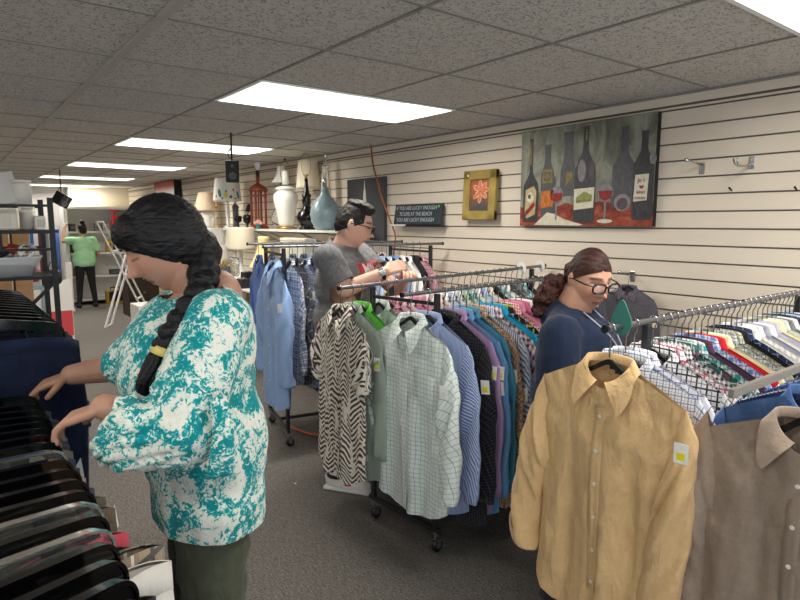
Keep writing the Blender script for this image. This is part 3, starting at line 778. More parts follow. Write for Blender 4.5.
# ------------------------------------------------------------------ racks
def caster(g_fork, pos, parent, r=.03):
    c = G(); x, y = pos
    c.tube([(x, y, .115), (x, y, .07)], .012, 10)
    c.box((x+.012, y-.016, .048), (.026, .003, .05)).box((x+.012, y+.016, .048), (.026, .003, .05)).box((x+.008, y, .070), (.034, .036, .006))
    o = c.build('caster', M_chrome, parent, sharp=40)
    w = G(); n = 20
    w.grid([[(x+.014+rr*math.cos(2*PI*j/n), y+yy, r+.001+rr*math.sin(2*PI*j/n)) for j in range(n)] for rr, yy in ((0, -.0125), (r*.8, -.0125), (r, -.008), (r, .008), (r*.8, .0125), (0, .0125))], wrapu=True)
    w.build('wheel', M_black, o, sharp=50)
def rack(label, rails, inset0, inset1, rail_mat, group=None, square=False, rr=.0135):
    t = thing('clothing_rack', label, 'clothing rack', (0, 0, 0), 0, group)
    for rl in rails:
        g = G()
        if square: g.bar(rl.a, rl.b, .010, .017)
        else: g.tube([rl.a, rl.b], .0095, 14)
        rail = g.build('rail', rail_mat, t, sharp=40)
        for e, q in ((rl.a, -1), (rl.b, 1)):
            G().tube([e, e+rl.d*q*.010], .0125, 12).build('end_cap', M_black, rail, sharp=40) if not square else None
    for ins in (inset0, inset1):
        feet = []
        for rl in rails:
            p = rl.at(ins if ins > 0 else rl.L+ins)
            G().box((p.x, p.y, (p.z-.012+.11)/2), (.024, .024, p.z-.012-.11)).build('post', M_dsteel, t, smooth=False, bevel=.003)
            feet.append(p)
        if len(feet) == 2: a, b = feet
        else:
            nrm = Vector((-rails[0].d.y, rails[0].d.x, 0)); a, b = feet[0]-nrm*.19, feet[0]+nrm*.19
        a = Vector((a.x, a.y, .118)); b = Vector((b.x, b.y, .118)); e = (b-a).normalized()*.03
        G().bar(a-e, b+e, .026, .02).build('foot_bar', M_dsteel, t, smooth=False, bevel=.003)
        if len(feet) == 2:
            G().bar((feet[0].x, feet[0].y, feet[0].z-.06), (feet[1].x, feet[1].y, feet[1].z-.06), .016, .016).build('cross_bar', M_dsteel, t, smooth=False)
        caster(None, (a.x, a.y), t); caster(None, (b.x, b.y), t)
    c0 = [rl.at(inset0) for rl in rails]; c1 = [rl.at(rl.L+inset1) for rl in rails]
    m0 = sum(c0, Vector())/len(c0); m1 = sum(c1, Vector())/len(c1); m0.z = m1.z = .12
    G().bar(m0, m1, .024, .02).build('base_rail', M_dsteel, t, smooth=False)
    return t
rack('double rail rolling rack in the middle, on black casters, packed with shirts', [RA1, RA2], .20, -.12, M_steel)
rack('single rail rack at the right, starting behind the golden tan shirt', [RB], .22, -.12, M_steel)
rack('chrome flat-rail rack in the near right corner holding the taupe shirt', [RE], .62, -.2, M_chrome, square=True)
rack('tall double rail rack behind the man in the grey tee', [RC1, RC2], .135, -.10, M_steel)
# ------------------------------------------------------------------ people
def cap_mesh(bm, p0, p1, r0, r1=None, n=14):
    """tapered capsule"""
    r1 = r0 if r1 is None else r1; p0, p1 = Vector(p0), Vector(p1); d = p1-p0; L = max(d.length, 1e-5)
    q = d.to_track_quat('Z', 'Y').to_matrix() if d.length > 1e-5 else Matrix.Identity(3)
    g = G(); prof = [(r0*math.cos(a), -r0*math.sin(-a)*1.0) for a in ()]
    prof = [(r0*math.sin(PI/2*k/5), -r0*math.cos(PI/2*k/5)) for k in range(6)]+[(r1*math.cos(PI/2*k/5), L+r1*math.sin(PI/2*k/5)) for k in range(6)]
    prof[0] = (1e-4, prof[0][1]); prof[-1] = (1e-4, prof[-1][1])
    g.lathe(prof, n)
    add_to(bm, [(q @ Vector(v))+p0 for v in g.v], g.f)
def ell_mesh(bm, c, r, rot=None, n=20):
    g = G().ball(c, r, n, rot); add_to(bm, g.v, g.f)
def add_to(bm, vs, fs):
    bv = [bm.verts.new(v) for v in vs]
    for f in fs:
        if len(set(f)) == len(f):
            try: bm.faces.new([bv[i] for i in f])
            except ValueError: pass

def head_pts(s=1., male=False, jaw=1., nose=1., full=1.):
    """head surface in head coordinates: +y face, +z crown, x right"""
    nu, nv = 96, 72; P = np.zeros((nv, nu, 3))
    th = np.linspace(0, 2*PI, nu, endpoint=False); ph = np.linspace(-PI/2+.02, PI/2-.02, nv)
    T, F_ = np.meshgrid(th, ph)
    x, y, z = np.cos(F_)*np.sin(T), np.cos(F_)*np.cos(T), np.sin(F_)
    X, Y, Z = x*.074, y*.094, z*.116
    lo = np.clip(-z, 0, 1)
    X = X*(1-.22*lo**1.4/jaw)*full**lo; Y = np.where(y < 0, Y*(1-.40*lo), Y*(1-.04*lo))
    Y = np.where(y > 0, Y*.97, Y)
    gs = lambda cx, cz, sx, sz: np.exp(-((X-cx)/sx)**2-((Z-cz)/sz)**2)*(y > .12)
    Y = Y+.014*gs(0, -.100, .022, .020)                                # chin
    Y = Y+nose*(.0245*gs(0, -.026, .0125, .012)+.013*gs(0, .000, .009, .022)+.008*gs(0, -.030, .020, .009))   # nose
    Y = Y-.0105*(gs(.031, .014, .019, .013)+gs(-.031, .014, .019, .013))  # sockets
    Y = Y+.0045*(gs(.030, .034, .026, .009)+gs(-.030, .034, .026, .009))  # brows
    Y = Y+.0050*(gs(.031, .010, .012, .007)+gs(-.031, .010, .012, .007))  # lids
    Y = Y+.0065*gs(0, -.057, .021, .0058)+.0060*gs(0, -.070, .019, .0062)-.004*gs(0, -.0635, .022, .0022)-.003*gs(0, -.083, .02, .006)
    Y = Y+.005*(gs(.040, -.025, .022, .022)+gs(-.040, -.025, .022, .022))
    return np.stack([X, Y, Z], -1)*s
def head_to_bm(bm, M, s, **k):
    P = head_pts(s, **k); g = G().grid(P, wrapu=True); b = len(g.v)
    nu = P.shape[1]; nv = P.shape[0]
    g.f.append(tuple(range(nu))[::-1]); g.f.append(tuple((nv-1)*nu+i for i in range(nu)))
    add_to(bm, [M @ Vector(v) for v in g.v], g.f)
    for sg in (-1, 1):                                                  # ears
        e = G().ball((0, 0, 0), (.010*s, .020*s, .032*s), 14, Matrix.Rotation(sg*.35, 3, 'Z') @ Matrix.Rotation(.2, 3, 'X'))
        add_to(bm, [M @ (Vector(v)+Vector((sg*.073*s, -.010*s, -.002*s))) for v in e.v], e.f)
def hand_prims(W, d, n, side, curl=.9, s=1.):
    """W wrist, d forward, n back-of-hand normal; returns capsules: palm, four unequal fingers in three joints, thumb"""
    d = Vector(d).normalized(); n = Vector(n); n = (n-d*n.dot(d)).normalized(); a = d.cross(n)*side; W = Vector(W); out = []
    for k, w in enumerate((-.030, -.010, .010, .030)):
        out.append(('c', W+a*w*.6*s+d*.012*s, W+a*w*s+d*.082*s, .0135*s, .0115*s))
    for k, (w, L) in enumerate(((-.031, .072), (-.010, .082), (.011, .076), (.031, .058))):   # thumb side first
        p = W+a*w*s+d*.086*s; dd = d.copy(); nn = n.copy(); r = .0092*s
        for j, f in enumerate((.45, .32, .25)):
            an = curl*(.55 if j == 0 else .75)
            dd, nn = (dd*math.cos(an)-nn*math.sin(an)).normalized(), (nn*math.cos(an)+dd*math.sin(an)).normalized()
            q = p+dd*L*f*s; out.append(('c', p, q, r, r*.9)); p = q; r *= .9
    t0 = W-a*.024*s+d*.022*s; t1 = t0+(-a*.7+d*.55-n*.35).normalized()*.040*s; t2 = t1+(d*.85-a*.05-n*.5).normalized()*.034*s
    out += [('c', t0, t1, .0125*s, .0105*s), ('c', t1, t2, .0105*s, .0085*s)]
    return out
def blob(prims, voxel, smooth=4, head=None, extra=None):
    bm = bmesh.new()
    for p in prims:
        if p[0] == 'c': cap_mesh(bm, *p[1:])
        else: ell_mesh(bm, *p[1:])
    if head: head_to_bm(bm, *head[:2], **head[2])
    bmesh.ops.recalc_face_normals(bm, faces=bm.faces)
    me = bpy.data.meshes.new('tmp'); bm.to_mesh(me); bm.free()
    o = bpy.data.objects.new('tmp', me); COL.objects.link(o)
    r = o.modifiers.new('r', 'REMESH'); r.mode = 'VOXEL'; r.voxel_size = voxel; r.use_smooth_shade = True
    if smooth:
        m = o.modifiers.new('s', 'SMOOTH'); m.iterations = smooth; m.factor = .5
    dg = bpy.context.evaluated_depsgraph_get(); dg.update()
    out = bpy.data.meshes.new_from_object(o.evaluated_get(dg))
    bpy.data.objects.remove(o); bpy.data.meshes.remove(me)
    return out
def sculpt(me, fn=None, cuts=(), keep=None):
    """move vertices by fn(co, normal)->co, then trim at planes (point, outward normal, centre, radius)"""
    bm = bmesh.new(); bm.from_mesh(me)
    for pt, nr, ce, ra in cuts:
        ce = Vector(ce) if ce is not None else None
        vs = [v for v in bm.verts if ce is None or (v.co-ce).length < ra]; sv = set(vs)
        es = [e for e in bm.edges if e.verts[0] in sv and e.verts[1] in sv]; fs = [f for f in bm.faces if all(v in sv for v in f.verts)]
        bmesh.ops.bisect_plane(bm, geom=vs+es+fs, plane_co=Vector(pt), plane_no=Vector(nr), clear_outer=True, dist=1e-5)
    if fn:
        bm.normal_update()
        for v in bm.verts: v.co = fn(v.co, v.normal)
    for f in bm.faces: f.smooth = True
    bm.to_mesh(me); bm.free(); return me
def shell(o, t=.003):
    m = o.modifiers.new('thickness', 'SOLIDIFY'); m.thickness = t; m.offset = -1; return o

def skin_mat(name, base, lip, hairc, blush):
    t = NT(name, .48, 0, .4); a = t.n('ShaderNodeVertexColor'); a.layer_name = 'Skin'
    n = t.noise(t.obj(), 60, 4); m = t.mix(t.math('MULTIPLY', n, .16), a.outputs[0], srgb(blush))
    t.b.inputs['Subsurface Weight'].default_value = .12; t.b.inputs['Subsurface Radius'].default_value = (.012, .005, .003); t.b.inputs['Subsurface Scale'].default_value = .5
    t.bump(t.noise(t.obj(), 220, 3), .12, .002); return t.col(m)
def paint_face(me, Mi, s, base, lip, brow, cheek, open_eye=False, stubble=None, nails=None):
    """colouring of the skin (per vertex): lips, brows, lashes, cheeks, and shade painted in the lid crease"""
    ca = me.color_attributes.new('Skin', 'FLOAT_COLOR', 'POINT'); n = len(me.vertices)
    co = np.empty(n*3, np.float32); me.vertices.foreach_get('co', co); co = co.reshape(-1, 3)
    M3 = np.array(Mi.to_3x3()); tr = np.array(Mi.translation); h = (co @ M3.T+tr)/s
    b = np.array(srgb(base)); C = np.tile(b, (n, 1)).astype(np.float32)
    def put(w, c): C[:] = C*(1-w[:, None])+np.array(srgb(c))[None]*w[:, None]
    x, y, z = np.abs(h[:, 0]), h[:, 1], h[:, 2]; front = (y > .03) & (y < .16) & (np.abs(z) < .13) & (x < .09)
    put(np.exp(-((x-.042)/.022)**2-((z+.025)/.022)**2)*front*.45, cheek)
    put(np.exp(-(x/.014)**2-((z+.026)/.014)**2)*front*.35, cheek)
    if stubble: put(np.clip((-.045-z)/.03, 0, 1)*front*.28*np.clip((y-.02)/.04, 0, 1), stubble)
    put(((np.abs(z+.0635) < .0098*np.sqrt(np.clip(1-(x/.024)**2, 0, 1))) & front & (y > .06))*.85, lip)
    put(((np.abs(z+.0635) < .0018) & (x < .022) & front & (y > .06))*.7, '#3a1714')
    bz = .036-.25*(np.abs(x-.026))**1.0*0-.10*np.clip(x-.035, 0, 1)*2
    put(np.exp(-((z-bz)/.0052)**4)*(1/(1+np.exp((np.abs(x-.033)-.021)/.0015)))*front*.9, brow)
    lid = .008-4*(x-.031)**2*.5
    if open_eye:
        put(((np.abs(z-.0105) < .0055*np.sqrt(np.clip(1-((x-.031)/.015)**2, 0, 1))) & front)*.9, '#e8e2dc')
        put(((x-.031)**2+(z-.0100)**2 < .0052**2) & front, '#2a1a12')
    put(np.exp(-((z-(lid+(.007 if open_eye else -.002)))/.0026)**2)*(1/(1+np.exp((np.abs(x-.031)-.017)/.001)))*front*.92, '#1a1010')
    put(np.exp(-((z-.017)/.006)**2-((x-.031)/.02)**2)*front*.28, lip)  # shadow of the eyelid crease painted into the skin colour
    ca.data.foreach_set('color', C.ravel()); return me

def hair_mat(name, a, b, rot=(0, 0, 0), sc=(5, 90, 90)):
    t = NT(name, .5, 0, .35)
    n = t.noise(t.mapped(t.obj(), sc, rot), 1, 4, .6, .4)
    t.b.inputs['Anisotropic'].default_value = .6
    t.bump(n, .8, .01); return t.col(t.ramp(n, [(.3, srgb(a)), (.75, srgb(b))]))

def fold_noise(amp, sc, seed=0, amp2=0, sc2=(40, 40, 40)):
    def f(co, n):
        w = noise.noise(Vector((co.x*sc[0]+seed, co.y*sc[1], co.z*sc[2])))*amp
        if amp2: w += noise.noise(Vector((co.x*sc2[0], co.y*sc2[1]+seed, co.z*sc2[2])))*amp2
        return co+n*w
    return f
def frame(O, f):
    """person frame: local +y -> direction f on the floor"""
    f = Vector((f[0], f[1], 0)).normalized(); rz = math.atan2(f.y, f.x)-PI/2
    M = Matrix.Translation((O[0], O[1], 0)) @ Matrix.Rotation(rz, 4, 'Z'); return M, M.inverted(), rz
def head_frame(c, yaw, pitch, roll=0):
    return Matrix.Translation(c) @ Matrix.Rotation(yaw, 4, 'Z') @ Matrix.Rotation(-pitch, 4, 'X') @ Matrix.Rotation(roll, 4, 'Y')
def yaw_of(fw, rz): return math.atan2(fw[1], fw[0])-PI/2-rz

def glasses(parent, H, s, mat, w=.0022):
    g = G()
    for sg in (-1, 1):
        cx = sg*.034; n = 24; pts = []
        for k in range(n):
            a = 2*PI*k/n; X = abs(math.cos(a))**.7*math.copysign(1, math.cos(a)); Z = abs(math.sin(a))**.7*math.copysign(1, math.sin(a))
            pts.append(H @ (Vector((cx+.027*X, .108-.012*abs(.034*sg+.027*X-.034*sg*.3)/.05*.6, .006+.0185*Z))*s))
        g.tube(pts, w*s, 6, closed=True)
        g.tube([H @ (Vector(p)*s) for p in ((sg*.060, .098, .014), (sg*.078, .07, .014), (sg*.084, .0, .010), (sg*.083, -.012, .004))], min(w, .0026)*s, 6)
    g.tube([H @ (Vector(p)*s) for p in ((-.009, .1075, .011), (0, .111, .014), (.009, .1075, .011))], w*s, 6)
    fr = g.build('eyeglasses', mat, parent); l = G()
    for sg in (-1, 1):
        l.add([H @ (Vector((sg*.034+.025*math.cos(2*PI*k/20), .106, .006+.0168*math.sin(2*PI*k/20)))*s) for k in range(20)], [tuple(range(20))])
    l.build('lens', M_lens, fr)
t = NT('spectacle_lens', .03); t.col((1, 1, 1, 1)); t.b.inputs['Alpha'].default_value = .12; M_lens = t.m

# ---------------- woman in the teal tunic
O1 = (.53, 1.6); F1 = (-.97, .2)
M1, I1, rz1 = frame(O1, F1)
L1 = lambda *p: I1 @ Vector(p)
w1 = thing('person', 'woman with long black braid in a teal and white tunic, sorting hanging trousers', 'person', (O1[0], O1[1], 0), rz1)
hc1 = L1(.470, 1.620, 1.536); H1 = head_frame(hc1, -.05, R(28)); HS1 = 1.0
shL, elL, wrL = Vector((-.18, -.03, 1.355)), L1(.40, 1.345, 1.125), L1(.265, 1.42, 1.190)
shR, elR, wrR = Vector((.18, -.02, 1.355)), L1(.41, 1.885, 1.170), L1(.275, 1.915, 1.160)
pr = [('e', (0, -.02, .90), (.16, .105, .13)), ('e', (0, -.02, 1.06), (.18, .13, .2)), ('e', (0, 0, 1.24), (.185, .13, .18)),
      ('c', (-.15, -.04, 1.36), (.15, -.04, 1.36), .06), ('c', (0, -.045, 1.37), (0, .015, 1.47), .062, .056), ('e', (0, -.07, 1.395), (.085, .062, .075)),
      ('c', shL, elL, .055, .045), ('c', elL, wrL, .046, .030), ('c', shR, elR, .055, .045), ('c', elR, wrR, .046, .029),
      ('c', (-.085, -.015, .80), (-.095, -.005, .47), .085, .062), ('c', (.085, -.01, .80), (.095, .005, .47), .085, .062),
      ('c', (-.10, -.01, .47), (-.10, -.03, .09), .06, .04), ('c', (.10, .0, .47), (.10, -.02, .09), .06, .04),
      ('c', (-.10, -.03, .045), (-.11, .12, .035), .042, .033), ('c', (.10, -.02, .045), (.11, .13, .035), .042, .033)]
pr += hand_prims(wrL, L1(.16, 1.47, 1.155)-wrL, (0, 0, 1), -1, .8, .92)+hand_prims(wrR, L1(.17, 1.945, 1.125)-wrR, (0, 0, 1), 1, .75, .92)
me = blob(pr, .0036, 2, (H1, HS1, dict(full=1.08, nose=1.1)))
paint_face(me, H1.inverted(), HS1, '#bd907a', '#9a5a50', '#1b1310', '#b57767')
me.materials.append(skin_mat('tan_skin', '', '', '', '#8d5f49')); obj('body', me, w1)
# tunic
m_tunic = fabric('teal_splash_print', 'blotch', ['#06888f', '#14a5a6', '#bfe0d6', '#e6e6dc'], wrinkle=.7)
tp = [('e', (0, .02, 1.20), (.225, .18, .22)), ('e', (0, -.02, 1.0), (.230, .168, .24)), ('e', (0, -.02, .86), (.228, .155, .30)), ('e', (0, -.058, 1.27), (.21, .100, .17)),
      ('c', (-.165, -.045, 1.355), (.165, -.045, 1.355), .083), ('c', (0, -.05, 1.35), (0, -.030, 1.44), .096, .074),
      ('c', shL, elL, .084, .092), ('e', L1(.345, 1.375, 1.128), (.090, .125, .084), Matrix.Rotation(-.12, 3, 'X')), ('e', L1(.30, 1.39, 1.135), (.085, .070, .088)), ('c', shR, elR, .076, .074)]
me = blob(tp, .0075, 5)
ndir = (wrL-elL).normalized(); rdir = (elR-shR).normalized()
npt = Vector((0, -.03, 1.425))
def tunic_fn(co, n):
    z = co.z; c = co.copy(); sl = math.exp(-((co-L1(.32, 1.37, 1.13)).length/.13)**4)
    w = noise.noise(Vector((co.x*13, co.y*13, co.z*3.6)))*.010*min(1, max(0, (1.32-z)/.2))*(1-sl)
    w += noise.noise(Vector((co.x*7+5, co.y*7, co.z*12)))*.006+noise.noise(Vector((co.x*26, co.y*26, co.z*18)))*.0025
    w += sl*.012*noise.noise(Vector((co.x*20, co.y*9, co.z*34+3)))+sl*.006*math.sin((co.z*1.0+co.y*.35)*190+6*noise.noise(co*14))
    return co+n*w
me = sculpt(me, tunic_fn, [((0, 0, .795), (0, .04, -1), None, 0), (npt, (0, .25, 1), (0, -.03, 1.52), .16), (L1(.262, 1.402, 1.165), ndir, L1(.235, 1.40, 1.17), .125), (elR+rdir*.03, rdir, elR+rdir*.10, .11)])
me.materials.clear(); me.materials.append(m_tunic); o = shell(obj('tunic', me, w1), .003)
# gathered ruffle edge and hanging sleeve band
g = G(); P = smooth_curve([L1(.462, 1.262, 1.215), L1(.466, 1.243, 1.15), L1(.460, 1.240, 1.09), L1(.455, 1.248, 1.035)], 14)
fw = Vector((0, 1, 0)); rows = []
for i, p in enumerate(P):
    wd = .020+.010*i/13; rows.append([Vector(p)+fw*wd*q+Vector((-1, 0, 0))*(.006*(1-q*q)) for q in (-1, -.6, -.2, .2, .6, 1)])
g.grid(rows); shell(g.build('sleeve_band', m_tunic, o), .006)
# trousers
m_tr = fabric('olive_twill', 'solid', ['#4b4f3f'], wrinkle=.5)
lp = [('e', (0, -.02, .86), (.178, .120, .13)), ('c', (-.088, -.015, .80), (-.098, -.005, .46), .098, .082), ('c', (.088, -.01, .80), (.098, .005, .46), .098, .082),
      ('c', (-.098, -.005, .46), (-.105, -.03, .10), .082, .068), ('c', (.098, .005, .46), (.105, -.02, .10), .082, .068)]
me = sculpt(blob(lp, .008, 4), fold_noise(.009, (9, 9, 16), 2, .003), [((0, 0, .09), (0, 0, -1), None, 0), ((0, 0, .98), (0, 0, 1), None, 0)])
me.materials.clear(); me.materials.append(m_tr); shell(obj('trousers', me, w1))
for x, y in ((-.105, .02), (.105, .03)):
    s_ = G().ball((x, y, .03), (.045, .125, .032), 16).ball((x, y-.05, .05), (.04, .06, .05), 14).build('shoe', M_black, w1)
# hair: swept cap, nape mass, braid over the near shoulder
M_hair1 = hair_mat('black_hair', '#050507', '#15141a', (R(35), 0, 0), (70, 9, 70))
hv1 = lambda x, y, z: H1 @ (Vector((x, y, z))*HS1)
hp = [('e', hv1(0, -.016, .026), (.093, .108, .110), H1.to_3x3()), ('e', hv1(0, .042, .066), (.074, .062, .052), H1.to_3x3()), ('e', hv1(0, -.055, -.015), (.082, .058, .085))]
me = blob(hp, .005, 5)
me = sculpt(me, None, [(L1(.37, 1.65, 1.531), Vector((0, .27, -.96)), None, 0)])
def hair_fn(co, n):
    q = Matrix.Rotation(R(35), 3, 'X') @ co
    return co+n*(.0022*noise.noise(Vector((q.x*60, q.y*9, q.z*90)))+.0007*math.sin(q.z*520+4*noise.noise(co*22)))
me = sculpt(me, hair_fn); me.materials.clear(); me.materials.append(M_hair1); hr = obj('hair', me, w1)
bp = smooth_curve([L1(.545, 1.545, 1.475), L1(.515, 1.475, 1.435), L1(.465, 1.425, 1.395), L1(.42, 1.42, 1.345), L1(.395, 1.43, 1.30)], 15); bb = [('e', hv1(0, -.075, -.055), (.066, .048, .060)), ('c', hv1(0, -.08, -.065), L1(.535, 1.545, 1.465), .046, .036)]
for i, p in enumerate(bp):
    p = Vector(p); tg = (Vector(bp[min(i+1, 14)])-Vector(bp[max(i-1, 0)])).normalized(); sd = tg.cross(Vector((-1, 0, .2))).normalized()
    r = .034-.0125*i/14
    bb.append(('e', p+sd*(r*.42)*(1 if i % 2 else -1), (r*.85, r*.85, r*.85)))
me = sculpt(blob(bb, .004, 2), lambda co, n: co+n*.0022*noise.noise(Vector((co.x*90, co.y*60, co.z*40)))); me.materials.clear(); me.materials.append(M_hair1); br = obj('braid', me, w1)
e0 = Vector(bp[-1]); tp_ = smooth_curve([e0, L1(.375, 1.435, 1.255), L1(.362, 1.44, 1.21), L1(.372, 1.435, 1.165)], 9)
g = G()
for k in range(26):
    a = random.uniform(0, 6.28); rr = random.uniform(0, 1)**.5
    off = lambda i: Vector((math.cos(a)*.7, math.sin(a), 0))*rr*(.010+.020*math.sin(PI*min(1, i/6))*.9)
    g.tube([Vector(p)+off(i)+Vector((0, .006*math.sin(i+a), 0)) for i, p in enumerate(tp_)], [.0065, .0075, .008, .0078, .007, .006, .0045, .003, .001], 6)
g.build('braid_end', M_hair1, br)
d_ = (Vector(tp_[1])-e0).normalized()
g = G(); g.tube([e0-d_*.010, e0+d_*.010], .0235, 16); g.build('hair_band', plain('yellow_band', '#d8c470', .6), br)

# ---------------- man in the grey tee
O2 = (1.895, 2.985); F2 = (.55, -.83); M2, I2, rz2 = frame(O2, F2); L2 = lambda *p: I2 @ Vector(p)
w2 = thing('person', 'young man with glasses in a grey tee, holding a hanger over the middle rack', 'person', (O2[0], O2[1], 0), rz2)
hc2 = L2(1.915, 2.912, 1.580); H2 = head_frame(hc2, yaw_of((.80, -.60), rz2), R(18)); HS2 = 1.10
shL, elL, wrL = Vector((-.20, .0, 1.40)), L2(2.20, 2.86, 1.17), L2(2.13, 2.71, 1.28)
shR, elR, wrR = Vector((.215, -.01, 1.40)), L2(1.775, 2.795, 1.225), L2(1.978, 2.700, 1.318)
pr = [('e', (0, -.01, .90), (.17, .13, .16)), ('e', (0, .0, 1.06), (.175, .14, .2)), ('e', (0, -.01, 1.26), (.18, .125, .18)),
      ('c', (-.15, -.02, 1.385), (.15, -.02, 1.385), .056), ('c', (0, -.02, 1.42), tuple(hc2+Vector((0, -.035, -.06))), .074, .068),
      ('c', shL, elL, .056, .046), ('c', elL, wrL, .047, .031), ('c', shR, elR, .056, .048), ('c', elR, wrR, .049, .032),
      ('c', (-.095, 0, .85), (-.10, 0, .47), .09, .06), ('c', (.095, 0, .85), (.10, 0, .47), .09, .06), ('c', (-.10, 0, .47), (-.10, -.02, .09), .058, .04), ('c', (.10, 0, .47), (.10, -.02, .09), .058, .04),
      ('c', (-.10, -.03, .05), (-.11, .13, .04), .04, .033), ('c', (.10, -.03, .05), (.11, .13, .04), .04, .033)]
pr += hand_prims(wrR, L2(2.06, 2.655, 1.358)-wrR, L2(O2[0]-.55, O2[1]-.8, .9)-L2(O2[0], O2[1], 0), 1, 1.0, 1.05)+hand_prims(wrL, L2(2.09, 2.62, 1.32)-wrL, (-.3, 0, 1), -1, .9, 1.05)
me = blob(pr, .005, 2, (H2, HS2, dict(male=True, jaw=1.5, full=1.10, nose=1.0)))
paint_face(me, H2.inverted(), HS2, '#dcb09a', '#b8665e', '#1c1512', '#d58f7e', open_eye=False, stubble='#8a6c5e')
me.materials.append(skin_mat('fair_skin', '', '', '', '#c58a76')); obj('body', me, w2)
m_tee = fabric('grey_heather_tee', 'heather', ['#58585b', '#7a7a7d'], wrinkle=.35)
tp = [('e', (0, .0, 1.24), (.23, .172, .22)), ('e', (0, .005, 1.02), (.235, .19, .22)), ('e', (0, 0, .90), (.205, .16, .16)), ('c', (-.17, -.02, 1.395), (.17, -.02, 1.395), .076), ('c', (0, -.025, 1.45), (.16, -.02, 1.405), .07, .068), ('c', (0, -.025, 1.45), (-.16, -.02, 1.405), .07, .068),
      ('c', (0, -.02, 1.42), (0, .0, 1.50), .115, .088), ('c', shR, shR+(elR-shR)*.85, .082, .080), ('c', shL, shL+(elL-shL)*.85, .082, .078)]
me = blob(tp, .008, 5); dR = (elR-shR).normalized(); dL = (elL-shL).normalized()
me = sculpt(me, fold_noise(.011, (8, 8, 10), 3, .003, (25, 25, 20)), [((0, 0, .83), (0, 0, -1), None, 0), ((0, .01, 1.475), (0, .35, 1), (0, 0, 1.55), .16), (shR+dR*.165, dR, shR+dR*.235, .105), (shL+dL*.165, dL, shL+dL*.235, .105)])
me.materials.clear(); me.materials.append(m_tee); tee = shell(obj('tee_shirt', me, w2))
# chest print: red block with white letters, wrapped onto the chest
dg = bpy.context.evaluated_depsgraph_get(); dg.update()
from mathutils.bvhtree import BVHTree
bv = BVHTree.FromPolygons([v.co.copy() for v in me.vertices], [tuple(p.vertices) for p in me.polygons])
def onchest(x, z, off=.003):
    h = bv.ray_cast(Vector((x, .6, z)), Vector((0, -1, 0)))
    return (h[0]+Vector((0, off, 0))) if h[0] else Vector((x, .17, z))
M_pred = plain('red_print', '#b32b33', .6); M_pwht = plain('white_print', '#e7e2df', .6)
g = G(); g.grid([[onchest(x, z) for x in np.linspace(.105, -.165, 22)] for z in np.linspace(1.285, 1.365, 8)]); pb = shell(g.build('chest_print', M_pred, tee), .0015)
def wrap_text(body, size, z, x0, mat, parent, name, sp=1.05, off=.0045):
    cu = bpy.data.curves.new('t', 'FONT'); cu.body = body; cu.size = size; cu.align_x = 'CENTER'; cu.align_y = 'CENTER'; cu.offset = .002
    to = bpy.data.objects.new('t', cu); COL.objects.link(to); dgx = bpy.context.evaluated_depsgraph_get(); dgx.update()
    m_ = bpy.data.meshes.new_from_object(to.evaluated_get(dgx)); bpy.data.objects.remove(to)
    bm = bmesh.new(); bm.from_mesh(m_); bmesh.ops.triangulate(bm, faces=bm.faces); bmesh.ops.subdivide_edges(bm, edges=bm.edges, cuts=1)
    for v in bm.verts: v.co = onchest(x0-v.co.x, z+v.co.y, off)
    bm.to_mesh(m_); bm.free(); m_.materials.clear(); m_.materials.append(mat); return obj(name, m_, parent)
wrap_text('MICHIGAN', .064, 1.325, 0, M_pwht, pb, 'lettering') if False else wrap_text('MINN', .086, 1.326, -.03, M_pwht, pb, 'lettering')
m_je = fabric('dark_trousers', 'solid', ['#23262e'])
lp = [('e', (0, -.01, .88), (.185, .14, .13)), ('c', (-.097, 0, .85), (-.105, 0, .46), .105, .08), ('c', (.097, 0, .85), (.105, 0, .46), .105, .08), ('c', (-.105, 0, .46), (-.105, -.02, .09), .08, .065), ('c', (.105, 0, .46), (.105, -.02, .09), .08, .065)]
me = sculpt(blob(lp, .01, 4), fold_noise(.008, (9, 9, 14)), [((0, 0, .08), (0, 0, -1), None, 0), ((0, 0, .97), (0, 0, 1), None, 0)]); me.materials.clear(); me.materials.append(m_je); shell(obj('trousers', me, w2))
M_snk = plain('white_sneaker', '#e6e3e0', .5); M_snr = plain('red_sneaker', '#b7202a', .5)
for x in (-.105, .105):
    g = G(); g.ball((x, .050, .042), (.052, .150, .052), 18).ball((x, -.03, .07), (.046, .07, .055), 16)
    s_ = g.build('shoe', M_snk, w2)
    G().box((x, .05, .012), (.098, .295, .024)).build('sole', M_snk, s_, bevel=.01)
    G().ball((x, .06, .050), (.0535, .085, .022), 16).build('side_panel', M_snr, s_)
# hair, glasses, watch
M_hair2 = hair_mat('dark_brown_hair', '#0a0807', '#241d1a', (0, 0, 0), (60, 60, 60))
hv2 = lambda x, y, z: H2 @ (Vector((x, y, z))*HS2)
RX2 = H2.to_3x3()
hp = [('e', hv2(0, -.006, .012), (.0865, .1060, .1290), RX2), ('e', hv2(0, .042, .100), (.060, .050, .028), RX2), ('e', hv2(.0, .0, .108), (.066, .08, .030), RX2), ('e', hv2(0, -.055, .0), (.078, .055, .085), RX2)]
me = blob(hp, .0045, 3)
def hair2(co, n):
    return co+n*(.004*noise.noise(co*42)+.0025*noise.noise(co*95))
me = sculpt(me, hair2, [(hv2(0, .035, .016), RX2 @ Vector((0, .55, -.83)).normalized(), None, 0), (hv2(0, .09, .076), RX2 @ Vector((0, .22, -.97)).normalized(), hv2(0, .105, .035), .092)])
me.materials.clear(); me.materials.append(M_hair2); obj('hair', me, w2)
glasses(w2, H2, HS2, M_black, .0040)
wd = (wrR-elR).normalized(); wc = wrR-wd*.018; ax = wd.cross(Vector((0, 0, 1))).normalized(); ay = ax.cross(wd)
